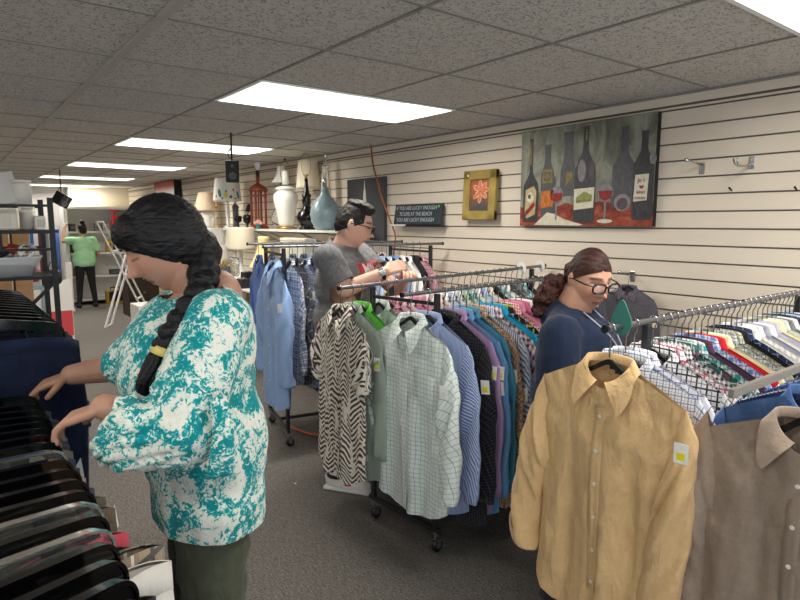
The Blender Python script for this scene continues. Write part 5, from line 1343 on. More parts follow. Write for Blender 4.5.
paint('painted_cloth', [(.13, .99), (.24, .86), (.30, .875), (.38, .93), (.53, .985), (.50, .995)], o_wht, 3)
for cx, cy in ((.315, .70), (.685, .70)):
    paint('painted_glass', ellp(cx, cy-.02, .052, .085), o_hi, 3); paint('painted_wine', [(cx-.05, cy-.035), (cx+.05, cy-.035), (cx+.04, cy+.035), (cx, cy+.062), (cx-.04, cy+.035)], o_red, 4)
    paint('painted_stem', quad(cx-.007, cy+.06, cx+.007, cy+.24), o_hi, 4); paint('painted_foot', ellp(cx, cy+.25, .055, .020), o_wht, 4)
paint('painted_glass', ellp(.80, .78, .055, .08), o_hi, 2); paint('painted_glass', ellp(.80, .79, .035, .055), o3, 3)
M_ink = plain('label_ink', '#7a2a2a', .6)
c_ = pu(.919, .585, 5); text('lettering', 'Je t', .034, M_ink, pt, c_, (PI/2, 0, -PI/2))
c_ = pu(.918, .69, 5); text('lettering', 'vino', .032, M_ink, pt, c_, (PI/2, 0, -PI/2)); c_ = pu(.916, .74, 5); text('lettering', 'rosso', .028, M_ink, pt, c_, (PI/2, 0, -PI/2))
hv = [(.0, .025), (.010, .012), (.016, -.002), (.009, -.012), (.0, -.004), (-.009, -.012), (-.016, -.002), (-.010, .012)]
paint('painted_heart', [(.922+a, .64+b) for a, b in hv], o_red, 5)
# flower picture in a gold frame (tilted back on a ledge)
M_gold = plain('rustic_gold_wood', '#a8904a', .55, .15, vary=.22, bump=.3)
ft = thing('framed_picture', 'small picture of an orange lily in a rustic gold frame', 'picture', (WX-.045, 3.105, 1.612), 0); ft.rotation_euler = (0, R(3), 0)
FW, FH = .325, .355
g = G()
for a, b, c, e in ((0, .0325, FW, .065), (0, FH-.0325, FW, .065), (-FW/2+.0325, FH/2, .065, FH), (FW/2-.0325, FH/2, .065, FH)): g.box((-.012, a, b), (.034, c, e))
g.build('frame', M_gold, ft, smooth=False, bevel=.005)
m_lily = NT('terracotta_ground', .6); _s = m_lily.xyz(m_lily.obj()); _f = m_lily.math('ADD', _s[2], m_lily.math('MULTIPLY', m_lily.noise(m_lily.obj(), 16, 3), .12))
m_lily = m_lily.col(m_lily.ramp(_f, [(.14, srgb('#4c4a4b')), (.21, srgb('#7a5342')), (.30, srgb('#a8603c'))]))
G().box((-.008, 0, FH/2), (.01, FW-.12, FH-.12)).build('panel', m_lily, ft, smooth=False)
o_pet, o_pe2 = oil('oil_petal', '#c9543a', '#e39a78'), oil('oil_petal_pale', '#e0b98e', '#f0dcbc')
fc = Vector((-.0145, -.005, .205))
for k, a in enumerate((95, 45, 150, 10, 215, 265, 325)):
    for sc, m, l in ((1.0, o_pe2, 0), (.72, o_pet, 1)):
        pts = []
        for j in range(16):
            q = 2*PI*j/16; u = .040+.040*math.cos(q); v = .019*sc*math.sin(q); u = .005+(u)*(.97 if l else 1)
            y, z = u*math.cos(R(a))-v*math.sin(R(a)), u*math.sin(R(a))+v*math.cos(R(a)); pts.append(fc+Vector((-.0006*(l+k*.2), -y, z)))
        G().poly(pts).build('petal', m, ft, smooth=False)
for a, b in (((0, -.09), (0, -.02)), ((.04, -.09), (.01, -.03)), ((-.05, -.085), (-.01, -.03))): G().bar(fc+Vector((.0002, a[0], a[1])), fc+Vector((.0002, b[0], b[1])), .004, .001).build('painted_stem', o_grn, ft)
G().box((-.0295, -.115+.02, FH-.035), (.001, .014, .014)).build('price_dot', M_stick['white'], ft) if False else G().lathe([(0, 0), (.009, 0), (.009, .001), (0, .001)], 14, c=(0, 0, 0)).build('price_dot', M_tagw, ft)
ft.children[-1].location = (-.030, .115, FH-.035); ft.children[-1].rotation_euler = (0, -PI/2, 0)
# chalkboard saying
M_slate = plain('slate_board', '#2b343a', .7, vary=.08); M_chalk = plain('chalk', '#aeb6ba', .9)
st = thing('wall_sign', 'dark chalkboard style sign with three rows of pale lettering', 'sign', (WX-.055, 3.805, 1.572), 0); st.rotation_euler = (0, R(9), 0)
G().box((-.012, 0, .084), (.024, .60, .168)).build('board', M_slate, st, smooth=False, bevel=.003)
for k, l in enumerate(('IF YOU ARE LUCKY ENOUGH', 'TO LIVE AT THE BEACH', 'YOU ARE LUCKY ENOUGH')):
    text('lettering', l, .046, M_chalk, st, (-.0255, .02, .136-.049*k), (PI/2, 0, -PI/2), sx=.86)
o = G().lathe([(0, 0), (.012, 0), (.012, .001), (0, .001)], 14).build('price_dot', M_stick['green'], st); o.location = (-.025, -.262, .146); o.rotation_euler = (0, -PI/2, 0)
t = thing('sign_ledge', 'clear acrylic ledge under the chalkboard sign', 'shelf', (WX, 3.80, 1.570)); G().box((-.055, 0, -.003), (.11, .62, .005)).build('ledge', glass('acrylic', '#e8eef0', .1), t, smooth=False)
G().box((-.11, .22, .0), (.006, .24, .014)).build('label_strip', M_white, t, smooth=False)
# charcoal canvas with a white tower
ct = canvas('painting', 'charcoal grey canvas with a slim white tower, behind the man', 'painting', 4.295, 4.89, 1.43, 1.995, .034, M_cdark, M_cdark)
o_tw = oil('tower_white', '#b9b8b2', '#dddbd4')
G().poly([(-.0375, y, z) for y, z in ((.085, 0), (.035, .25), (.018, .44), (.010, .47), (.004, .54), (-.004, .54), (-.010, .47), (-.018, .44), (-.035, .25), (-.085, 0))]).build('painted_tower', o_tw, ct, smooth=False)
# tall red and white banner near the back
m_ban = NT('banner_print', .6); _z = m_ban.xyz(m_ban.obj()); _f = m_ban.math('ADD', _z[2], m_ban.math('MULTIPLY', m_ban.noise(m_ban.obj(), 5, 3), .08))
m_ban = m_ban.col(m_ban.ramp(m_ban.math('DIVIDE', _f, .64), [(.1, srgb('#d8d4d2')), (.72, srgb('#dbd8d6')), (.86, srgb('#b9564c')), (1, srgb('#ab3e37'))]))
bt = canvas('wall_banner', 'red and white printed panel high on the wall near the back', 'poster', 9.86, 10.95, 1.66, 2.265, .12, m_ban, M_edge)
G().tube([(-.1225, .36-.72*k/70, .32+.06*math.sin(k*.62)*(1+.5*math.sin(k*.21))) for k in range(71)], .011, 6, ry=.3).build('script_line', plain('faded_red_ink', '#c98d86', .7), bt)
# faceout hooks
def wall_hook(label, y, z, L, sty):
    t = thing('slatwall_hook', label, 'hook', (WX, y, z), 0, 'hooks on the slat wall')
    G().box((-.003, 0, -.02), (.006, .03, .06)).build('plate', M_chrome, t, smooth=False, bevel=.002)
    if sty: G().tube(smooth_curve([(-.005, 0, -.03), (-L*.6, .0, -.04), (-L*.95, .0, -.035), (-L, 0, -.005)], 12), .004, 8).tube(smooth_curve([(-.005, .018, -.03), (-L*.6, .018, -.04), (-L*.9, .018, -.03), (-L, .018, -.0)], 12), .004, 8).build('prong', M_chrome, t)
    else:
        G().tube([(-.005, 0, 0), (-L, 0, .01)], .005, 10).build('prong', M_chrome, t); G().ball((-L, 0, .012), .011, 12).build('tip', M_chrome, t)
    return t
wall_hook('chrome wall hook with a flat plate, first beyond the wine painting', 1.54, 1.895, .17, 0)
wall_hook('chrome double-pronged wall hook, second beyond the wine painting', 1.30, 1.905, .16, 1)
wall_hook('chrome wall hook above the grey jacket, behind the woman in navy', 1.90, 1.305, .14, 0)
for y, z, lab in ((1.385, 1.755, 'small dark screw hole mark in the slat wall under the double-pronged hook'), (1.095, 1.745, 'small black peg sticking out of the slat wall near the frame edge')):
    t = thing('wall_peg', lab, 'peg', (WX, y, z)); G().bar((0, 0, 0), (-.03, 0, .012), .006).build('shaft', M_black, t); G().ball((-.03, 0, .012), .006, 8).build('head', M_black, t)
# grey jacket on the wall hook
jk = copy_tree(PROTO[0][0]); jm = fabric('grey_jacket_cloth', 'heather', ['#56525a', '#6d6871']); recolour(jk, jm)
place(jk, (3.07, 1.86, 1.30), -PI/2, .66); tag(jk, 'grey jacket hanging on a wall hook behind the woman in navy', 'jacket'); jk.name = 'jacket'; del jk['group']
hang((3.07, 1.86, 1.30), -PI/2, 'black hanger inside the grey jacket on the wall hook', 'hanger on the wall hook', .66)
# cord dropping from the ceiling
cp = smooth_curve([(3.12, 4.46, CZ), (3.12, 4.43, 2.10), (3.10, 4.31, 1.90), (3.10, 4.30, 1.86), (3.09, 4.17, 1.66), (3.08, 4.08, 1.54), (3.08, 4.05, 1.46), (3.07, 4.06, 1.33), (3.07, 4.07, 1.1), (3.10, 4.10, .7), (3.12, 4.10, .02)], 60)
tag(G().tube(cp, .0075, 8).build('extension_cord', plain('orange_brown_cord', '#a85a3a', .5)), 'orange brown extension cord dropping down the slat wall from the ceiling', 'cord')
tag(G().tube(smooth_curve([(2.06, 4.05, .012), (2.10, 3.85, .012), (2.20, 3.75, .012), (2.32, 3.82, .012), (2.5, 3.7, .012)], 30), .009, 8).build('extension_cord', plain('orange_cord', '#c8602a', .5)), 'orange extension cord lying on the carpet under the rear rack', 'cord')

# speakers hung from the ceiling
def hung_speaker(label, x, y, z, w, d, h, rot, ceil):
    t = thing('hanging_speaker', label, 'speaker', (x, y, z), 0, 'black speakers on ceiling rods')
    t.rotation_euler = (0, 0, 0); m = Matrix.Rotation(rot[2], 3, 'Z') @ Matrix.Rotation(rot[0], 3, 'X') @ Matrix.Rotation(rot[1], 3, 'Y')
    c = G().box((0, 0, 0), (w, d, h), m).build('cabinet', M_black, t, smooth=False, bevel=.006)
    f = m @ Vector((0, -d/2-.004, 0)); G().box(f, (w*.9, .008, h*.92), m).build('grille', plain('speaker_grille', '#2c2c30', .8, bump=.5, bscale=300), c, smooth=False)
    for zz, rr in ((-.18*h, .28*w), (.26*h, .14*w)):
        p = f+m @ Vector((0, -.006, zz)); g = G().lathe([(rr, 0), (rr*.9, .004), (rr*.4, -.002), (0, .003)], 18); g.v = [tuple(p+(m @ (Matrix.Rotation(PI/2, 3, 'X') @ Vector(v)))) for v in g.v]; g.build('cone', M_greyp, c)
    G().tube([(0, 0, h*.3), (0, 0, ceil-z)], .007, 8).build('rod', M_black, t); G().tube(smooth_curve([(.02, 0, h*.45), (-.03, 0, h*.75), (0, 0, h*1.1)], 8), .004, 6).build('cable', M_black, t)
    return t
hung_speaker('small black speaker on a rod above the fruit-shaded lamp', 1.84, 4.50, 1.985, .10, .09, .165, (R(8), 0, R(-20)), CZ)
hung_speaker('tilted black speaker with grey face hanging above the black goods rack', 1.33, 9.0, 1.885, .17, .13, .16, (R(25), R(20), R(35)), CZ)

# rail dividers
def ring_divider(label, rail, k, m, r=.042):
    t = thing('size_divider', label, 'size divider', rail.at(k), rail.ang, 'ring dividers on the rails'); n = 28
    g = G(); g.grid([[(x, rr*math.cos(2*PI*j/n), rr*math.sin(2*PI*j/n)) for j in range(n)] for x, rr in ((-.0015, .015), (-.0015, r), (.0015, r), (.0015, .015))], wrapu=True, wrapv=True)
    g.build('disc', m, t, sharp=40); return t
ring_divider('white ring divider on the middle rack back rail, second from the wall end', RA2, RA2.L-.22, M_white, .040)
ring_divider('white ring divider at the wall end of the middle rack back rail', RA2, RA2.L-.04, M_white, .040)
t = thing('size_divider', 'teal teardrop divider at the front end of the right rack', 'size divider', RB.at(.075), RB.ang)
pts = []
for k in range(28):
    a = 2*PI*k/28; rr = .034; y, z = rr*math.sin(a), rr*math.cos(a); z = z*1.15+(.030*max(0, math.cos(a))**6); pts.append((-.002, y, z+.012))
G().prism(pts, (.004, 0, 0)).build('disc', plain('teal_plastic', '#3f7f74', .35), t, smooth=False)
# ------------------------------------------------------------------ trouser rack on the left
M_gbl = plain('hanger_black', '#0a0a0c', .14)
def trouser_hanger(mat, clear=False):
    """wide plastic trouser hanger: ribbed bar, drooping rounded ends, two clips"""
    h = thing('trouser_hanger', 'hanger', 'hanger'); W = .225; g = G()
    top = [(0, 0), (.05, -.006), (.13, -.020), (.185, -.030), (.212, -.040), (.226, -.060), (.228, -.085)]
    bot = [(0, -.026), (.05, -.032), (.13, -.045), (.175, -.053), (.194, -.061), (.203, -.075), (.205, -.090)]
    T = smooth_curve(top, 22); B = smooth_curve(bot, 22)
    for th, ins, zz in ((.010, 0, 0), (.017, .0, -.0)):
        if th == .010:
            P = [(-a[0], a[1], b[0], b[1]) for a, b in zip(T[::-1], B[::-1])]
            P = [(-a[0], a[1], -b[0], b[1]) for a, b in zip(T[::-1], B[::-1])][:-1]+[(a[0], a[1], b[0], b[1]) for a, b in zip(T, B)]
            g.grid([[(x, -th/2, z), (x, th/2, z), (bx, th/2, bz), (bx, -th/2, bz)] for x, z, bx, bz in P], wrapu=True)
        else:                                       # flange along the top
            P = [(-a[0], a[1]) for a in T[::-1]][:-1]+[(a[0], a[1]) for a in T]
            g.grid([[(x, -th/2, z+.001), (x, th/2, z+.001), (x*.985, th/2, z-.004), (x*.985, -th/2, z-.004)] for x, z in P], wrapu=True)
            P = [(-a[0], a[1]) for a in B[::-1]][:-1]+[(a[0], a[1]) for a in B]
            g.grid([[(x, -th/2.4, z+.003), (x, th/2.4, z+.003), (x*.985, th/2.4, z-.001), (x*.985, -th/2.4, z-.001)] for x, z in P], wrapu=True)
    g.build('bar', mat, h, sharp=35)
    for sx in (-1, 1):
        c = G().box((sx*.135, -.010, -.072), (.024, .006, .05)).box((sx*.135, .010, -.072), (.024, .006, .05)).box((sx*.135, 0, -.052), (.026, .026, .012)).build('clip', mat, h, smooth=False, bevel=.002)
    hk = hook_g(.0145, .075).build('hook', M_hook, h); hk.location = (0, 0, .07)
    return h
M_clr = NT('clear_hanger', .12, 0, .6); M_clr.col(srgb('#dfe6e6')); M_clr.b.inputs['Transmission Weight'].default_value = .95; M_clr.b.inputs['IOR'].default_value = 1.15; M_clr = M_clr.m
TH = [trouser_hanger(M_gbl), trouser_hanger(M_clr)]; THU = [False, False]
def trousers_g(seed, L=1.0, w=.20, d=.030, short=False):
    """folded-waist trousers hanging from the waistband: hip tube dividing into two legs"""
    rs = np.random.RandomState(seed); n = 36; hip = G(); rows = []; uv = []
    zs = np.linspace(0, -.30, 12); p = rs.uniform(0, 6, 4)
    for z in zs:
        f = -z/.30; ww = lerp(w, w*1.08, f); dd = lerp(d*.8, d*1.25, f); row = []
        for j in range(n):
            a = 2*PI*j/n; r = 1+.10*f*math.sin(5*a+p[0])+.05*f*math.sin(9*a+p[1]+5*f)
            row.append((ww*math.copysign(abs(math.cos(a))**.9, math.cos(a)), dd*math.sin(a)*r, z-.030*abs(math.cos(a))**5*(1-f)))
        rows.append(row); uv.append([(q[0]+(.5 if q[1] > 0 else 0), q[2]) for q in row])
    hip.grid(rows, wrapu=True, UV=uv)
    legs = []
    for sx in (-1, 1):
        rows = []; uv = []
        for z in np.linspace(-.22, -L, 18):
            f = (-z-.22)/(L-.22); c = sx*lerp(w*.52, w*.50, f); ww = lerp(w*.56, w*(.50 if short else .36), f); dd = lerp(d*1.15, d*.8, f); row = []
            for j in range(22):
                a = 2*PI*j/22; r = 1+.16*math.sin(3*a+p[2]+4*f)*f+.07*math.sin(7*a+p[3]+9*f)
                row.append((c+ww*math.cos(a), dd*math.sin(a)*r+.006*math.sin(8*f+sx), z))
            rows.append(row); uv.append([(q[0]+(.5 if q[1] > 0 else 0), q[2]) for q in row])
        legs.append(G().grid(rows, wrapu=True, UV=uv))
    band = G(); rows = []; uv = []
    for z, e in ((.004, .0), (.004, .0025), (-.036, .0035), (-.036, .0)):
        rows.append([((w+e)*math.copysign(abs(math.cos(2*PI*j/n))**.9, math.cos(2*PI*j/n)), (d*.8+e)*math.sin(2*PI*j/n), z-.030*abs(math.cos(2*PI*j/n))**5) for j in range(n)]); uv.append([(q[0], q[2]) for q in rows[-1]])
    band.grid(rows, wrapu=True, UV=uv)
    return hip, legs, band
TP = []
for sd, sh in ((1, False), (2, False), (3, True)):
    r_ = thing('trousers', 'trousers', 'trousers'); hip, legs, band = trousers_g(sd, .56 if sh else 1.0, .262, .018, sh)
    for nm, gg in (('hip', hip), ('leg', legs[0]), ('leg', legs[1]), ('waistband', band)): oslot(gg.build(nm, base_m, r_), base_m)
    TP.append([r_, False])
def t_recolour(root, m):
    for c in root.children:
        if c.name.split('.')[0] in ('hip', 'leg', 'waistband'): c.material_slots[0].material = m
TPAL = {
 'khakiplaid': ('khaki and navy plaid shorts', F('khaki_plaid', 'plaid', ['#a5957e', '#7b6d5c', '#2b3146', '#d8d2c6'], .085), 2),
 'white': ('white jeans', F('white_jean', 'solid', ['#e4e1da']), 0), 'olive': ('olive twill trousers', F('olive_twill2', 'solid', ['#57503f']), 0),
 'beige': ('beige chinos', F('beige_chino', 'solid', ['#b9a88c']), 1), 'denim': ('blue jeans', F('blue_jean', 'denim', ['#35486c', '#5a7196']), 1), 'greydenim': ('grey jeans', F('grey_jean', 'denim', ['#3d4450', '#596271']), 0),
 'pink': ('coral pink trousers', F('coral_trouser', 'solid', ['#cf4f62']), 1), 'black': ('black trousers', F('black_trouser', 'solid', ['#141418']), 0), 'charcoal': ('charcoal trousers', F('charcoal_trouser', 'heather', ['#2d2f33', '#44474c']), 1),
 'brown': ('brown corduroys', F('brown_cord', 'stripe', ['#5c4a3b', '#6b5848'], .006), 0), 'plum': ('dark plum trousers', F('plum_trouser', 'solid', ['#43222f']), 1), 'red': ('bright red shorts', F('red_short', 'solid', ['#cf1f2d']), 2),
 'teal': ('teal shorts', F('teal_short', 'solid', ['#1c8a8a']), 2), 'navy': ('dark navy jeans', F('navy_jean', 'denim', ['#10182f', '#1e2b4c']), 0), 'navyd': ('deep indigo jeans', F('indigo_jean', 'denim', ['#0d1225', '#19233f']), 1),
 'blackjean': ('faded black jeans', F('faded_black_jean', 'denim', ['#2b2e35', '#444852']), 1), 'blue': ('royal blue shorts', F('royal_short', 'solid', ['#2b55b4']), 2),
}
def pants_row(items, x, y0, step, z, rz, phrase, group, hgroup, clear=(), tags=(), posts=()):
    rnd = random.Random(11); y = y0
    for i, key in enumerate(items):
        look, m, p = TPAL[key]; j = .05*math.sin(i*.6)+rnd.uniform(-.008, .008); dz = 0; dx = 0; y += .04 if any(abs(y-q) < .03 for q in posts) else 0
        k = 1 if i in clear else 0
        h = TH[k] if not THU[k] else copy_tree(TH[k]); THU[k] = True
        for c_ in h.children:
            if c_.name.startswith('hook'): c_.rotation_euler = (0, 0, -(rz+j))
        place(h, (x+dx, y, z+dz), rz+j); tag(h, f"{'clear' if k else 'black'} trouser hanger, {ORD[i]} from the near end of the {phrase}", 'hanger', hgroup); h.name = 'trouser_hanger'
        r_ = take(TP, p) if not TP[p][1] else copy_tree(TP[p][0]); TP[p][1] = True; r_.name = 'trousers'
        t_recolour(r_, m); place(r_, (x+dx, y, z+dz-.072), rz+j, rnd.uniform(.98, 1.03)*(1.22 if key in ('khakiplaid', 'white') else 1)); tag(r_, f'{look}, {ORD[i]} from the near end of the {phrase}', 'trousers', group)
        if i in tags:
            tg = G().box((0, 0, 0), (.032, .0012, .05)).build('price_tag', M_tagw, r_, smooth=False); tg.location = (.262, -.02, -.07); tg.rotation_euler = (0, R(-14), .5)
        y += step
RZ1 = R(31)
pants_row(['black', 'charcoal', 'black', 'white', 'khakiplaid', 'black', 'pink', 'olive', 'brown', 'olive', 'blackjean', 'beige', 'greydenim', 'denim', 'beige', 'greydenim', 'denim', 'black', 'charcoal', 'blackjean', 'black'],
          -.015, .54, .057, 1.165, RZ1, 'near trouser rail', 'trousers on the near left rail', 'hangers on the near left rail', clear=(5, 7, 12), tags=(2, 9, 14), posts=(.52, 1.70))
pants_row(['navy', 'navyd', 'navy', 'blackjean', 'navyd', 'navy', 'black', 'navyd', 'blackjean', 'charcoal', 'black', 'blackjean', 'charcoal'],
          .055, 1.95, .085, 1.335, R(8), 'farther trouser rail', 'jeans on the farther left rail', 'hangers on the farther left rail', clear=(), tags=(2, 4), posts=(1.96, 3.05))
RD1 = Rail((-.015, .40, 1.236), (-.015, 1.80, 1.236)); RD2 = Rail((.055, 1.84, 1.406), (.055, 3.15, 1.406))
rack('low rail rack at the left holding the near row of trousers', [RD1], .12, -.10, M_steel)
rack('taller rail rack at the left holding the dark jeans', [RD2], .12, -.10, M_steel)
ring_divider('white round size divider at the near end of the dark jeans rail', RD2, .035, M_white, .050)

# ------------------------------------------------------------------ black goods rack, far left
gt = thing('goods_rack', 'black metal goods rack at the far left with bins and boxes', 'shelving rack', (0, 4.6, 0))
for x, y in ((.58, -.22), (.58, .22), (-.75, -.22), (-.75, .22)): G().box((x, y, .875), (.030, .030, 1.75)).build('post', M_blackm, gt, smooth=False)
for z in (1.70, 1.425): 
    for y in (-.22, .22): G().bar((-.75, y, z), (.58, y, z), .016, .016).build('beam', M_blackm, gt, smooth=False)
for z in (1.535, 1.245, .75, .25): G().box((-.085, 0, z), (1.33, .44, .02)).build('shelf', M_blackm, gt, smooth=False)
for x in (.12, .30): G().box((x, -.22, 1.48), (.022, .022, .11)).build('divider', M_blackm, gt, smooth=False)
G().bar((.58, -.22, 1.22), (.42, -.22, 1.06), .02, .02).build('brace', M_blackm, gt, smooth=False)
t = thing('storage_bin', 'clear plastic bin of mixed cords on the black goods rack', 'bin', (.27, 4.56, 1.256)); g = G()
rows = []
for k, (w, d, z) in enumerate(((.20, .15, 0), (.25, .18, .12), (.262, .19, .125), (.255, .183, .118), (.20, .145, .006))):
    rows.append([(w*math.copysign(abs(math.cos(a))**.35, math.cos(a)), d*math.copysign(abs(math.sin(a))**.35, math.sin(a)), z) for a in [2*PI*j/40 for j in range(40)]])
M_tub = NT('cloudy_plastic', .25); M_tub.col(srgb('#d5dade')); M_tub.b.inputs['Transmission Weight'].default_value = .15; M_tub = M_tub.m
g.grid(rows, wrapu=True); b = len(g.v); g.f.append(tuple(range(40))[::-1]); g.mi.append(0); g.build('tub', M_tub, t)
rr_ = random.Random(2)
g_cols = ['#e6e4e0', '#17171a', '#3a5a9a', '#c4482c', '#b9b5ad', '#22252c']
for k in range(16):
    p = Vector((rr_.uniform(-.19, .19), rr_.uniform(-.12, .12), .125+rr_.uniform(0, .05))); c = []
    for j in range(7): c.append(p+Vector((rr_.uniform(-.06, .06), rr_.uniform(-.05, .05), rr_.uniform(-.03, .05))))
    tag(G().tube(smooth_curve([(q.x+.27, q.y+4.56, q.z+1.256) for q in c], 26), .009, 6).build('cable', plain('cable_'+g_cols[k % 6][1:], g_cols[k % 6], .4)), f"{['white', 'black', 'blue', 'orange', 'beige', 'dark grey'][k % 6]} coiled cable in the heap of cables in the clear bin", 'cable', f"{['white', 'black', 'blue', 'orange', 'beige', 'dark grey'][k % 6]} cables in the bin")
def carton(label, x, y, z, d, m, rz=0, cat='box'):
    t = thing('box', label, cat, (x, y, z), rz); G().box((0, 0, d[2]/2), d).build('carton', m, t, smooth=False, bevel=.004); G().box((0, 0, d[2]+.001), (d[0]*.98, d[1]*.12, .002)).build('tape', plain('packing_tape', '#b98f5c', .4), t, smooth=False); return t
carton('orange-brown cardboard box on the left of the black rack shelf', .03, 4.55, 1.256+.0, (.16, .22, .13), M_card)
for k, (x, w) in enumerate(((-.02, .22), (.20, .15), (.36, .09))): carton(['wide pale wooden crate under the top beam of the black rack', 'middle pale wooden crate on the black rack', 'narrow pale wooden crate nearest the rack post'][k], x, 4.72, 1.256+.175-.03, (w, .16, .125), plain('pale_crate', '#c99f75', .7, vary=.15)) if False else None
for k, (x, w) in enumerate(((.06, .24), (.28, .14), (.42, .09))):
    carton(['wide orange-brown carton behind the rack, at its left', 'square orange-brown carton behind the rack, in the middle', 'narrow orange-brown carton behind the rack post'][k], x*1.22, 5.6, .0, (w*1.3, .2, 1.55), M_card)
t = thing('appliance', 'cream boxy appliance on the upper shelf of the black rack', 'appliance', (.28, 4.60, 1.546)); G().box((0, 0, .07), (.26, .28, .14)).build('housing', plain('cream_enamel', '#d9d5c6', .4), t, smooth=False, bevel=.015); G().box((.0, -.142, .07), (.18, .006, .09)).build('door', plain('cream_enamel2', '#cbc7b8', .35), t, smooth=False, bevel=.004)
t = thing('canister', 'ribbed white canister standing on the black rack shelf', 'canister', (.475, 4.62, 1.546)); G().lathe([(.042, 0), (.045, .01)]+[(.045-.002*(k % 2), .015+.012*k) for k in range(9)]+[(.045, .13), (.03, .14)], 24).build('body', plain('white_enamel', '#dddbd2', .4), t); G().lathe([(.047, .14), (.047, .155), (.0, .16)], 24).build('lid', M_white, t)
t = thing('canister', 'tall white canister standing on top of the black rack', 'canister', (.455, 4.60, 1.716)); G().lathe([(.055, 0), (.055, .12), (.05, .13)], 24).build('body', plain('white_enamel', '#dddbd2', .4), t); G().lathe([(.057, .13), (.057, .15), (0, .155)], 24).build('lid', M_white, t)
t = thing('appliance', 'small white box with rounded corners beside the canister on the rack', 'appliance', (.535-.0, 4.58, 1.546)); G().box((0, 0, .045), (.06, .16, .09)).build('housing', M_white, t, smooth=False, bevel=.008); G().box((0, -.082, .045), (.04, .004, .05)).build('panel', plain('cream_enamel2', '#cbc7b8', .35), t, smooth=False)
t = thing('foam_panel', 'large tilted white panel lying on top of the black rack', 'panel', (.27, 4.60, 1.79)); G().box((0, 0, 0), (.33, .03, .20), Matrix.Rotation(R(-12), 3, 'Y') @ Matrix.Rotation(R(-12), 3, 'X')).build('sheet', plain('pale_panel', '#cfcfcb', .7), t, smooth=False); G().box((.0, .03, -.06), (.1, .02, .03)).build('stand', M_white, t, smooth=False)

# clutter between the rack and the white shelves: belts, bags, a pole, boards
bt_ = thing('belt_stand', 'thin black floor stand hung with belts and bags beyond the black rack', 'stand', (.93, 8.0, 0))
G().tube([(0, 0, .02), (0, 0, 1.52)], .014, 8).build('pole', M_blackm, bt_); G().lathe([(.2, 0), (.2, .015), (.02, .03)], 20).build('base', M_blackm, bt_); G().bar((-.18, 0, 1.50), (.18, 0, 1.50), .02).build('crossbar', M_blackm, bt_)
for k, (x, c, L, lab) in enumerate(((-.15, '#17171a', .42, 'black belt hanging on the stand, first by the rack'), (-.08, '#2e6fb3', .30, 'bright blue strap hanging on the belt stand'), (0, '#6b1f3c', .52, 'maroon belt hanging on the stand'), (.07, '#8a8d92', .44, 'grey strap hanging on the belt stand'), (.14, '#3d2b22', .55, 'dark brown belt hanging on the stand'))):
    t = thing('belt', lab, 'belt', (.93+x, 7.985, 1.49)); G().box((0, 0, -L/2), (.035, .008, L)).build('strap', plain('strap_'+c[1:], c, .5), t, smooth=False); G().box((0, -.006, -L), (.045, .008, .04)).build('buckle', M_chrome, t, smooth=False)
for k, (x, z, c, lab) in enumerate(((-.12, .92, '#8b2b52', 'magenta handbag hooked on the belt stand'), (.10, .88, '#1d1d22', 'black handbag hooked on the belt stand'))):
    t = thing('handbag', lab, 'bag', (.93+x, 7.90, z)); G().lathe([(.06, 0), (.085, .03), (.08, .12), (.06, .17)], 18, sq=.5).build('pouch', plain('bag_'+c[1:], c, .5), t); G().tube([(.05*math.cos(a), 0, .16+.10*math.sin(a)) for a in np.linspace(0, PI, 12)], .006, 6).build('handle', plain('bag_'+c[1:], c, .5), t)
t = thing('pole', 'blue pole standing at the post of the white shelf unit', 'pole', (1.74, 12.55, 0)); G().tube([(0, 0, 0), (0, 0, 1.42)], .03, 10).build('shaft', plain('blue_pole', '#2f5aa0', .4), t); G().ball((0, 0, 1.44), .04, 10).build('knob', plain('blue_pole', '#2f5aa0', .4), t)
t = thing('board', 'tall white board leaning at the white shelf unit, near the blue pole', 'board', (1.80, 12.0, 0)); G().box((0, 0, .44), (.10, .04, .88), Matrix.Rotation(R(4), 3, 'X')).build('panel', M_white, t, smooth=False); G().box((0, 0, .02), (.12, .06, .04)).build('foot', M_white, t, smooth=False)
t = thing('poster', 'red and white poster board standing on the floor behind the jeans', 'poster', (1.18, 8.9, 0)); G().box((0, 0, .42), (.34, .03, .84)).build('board', M_white, t, smooth=False); G().box((0, -.017, .26), (.33, .004, .34)).build('red_block', plain('poster_red', '#cf4a50', .6), t, smooth=False)
for k, (x, c, lab) in enumerate(((.40, '#b98f4a', 'gold picture frame leaning below the black rack'), (.52, '#d9d5cc', 'pale picture frame leaning below the black rack'), (.64, '#7f9aa6', 'blue-grey picture frame leaning below the black rack'))):
    t = thing('picture_frame', lab, 'picture frame', (x, 6.6+.06*k, .45)); m = Matrix.Rotation(R(-10), 3, 'X'); fm = plain('frame_'+c[1:], c, .5)
    for a, b, w, h in ((0, 0, .3, .03), (0, .5, .3, .03), (-.14, .25, .03, .5), (.14, .25, .03, .5)): G().box(m @ Vector((a, 0, b+.015)), (w, .025, h), m).build('frame', fm, t, smooth=False)
    G().box(m @ Vector((0, .005, .26)), (.26, .006, .46), m).build('print', M_white, t, smooth=False)
t = thing('side_table', 'low pale table behind the black rack under the picture frames', 'table', (.52, 6.68, 0)); G().box((0, 0, .425), (.6, .4, .04)).build('tabletop', M_wood, t, smooth=False)
for x in (-.27, .27):
    for y in (-.17, .17): G().box((x, y, .203), (.035, .035, .405)).build('leg', M_wood, t, smooth=False)

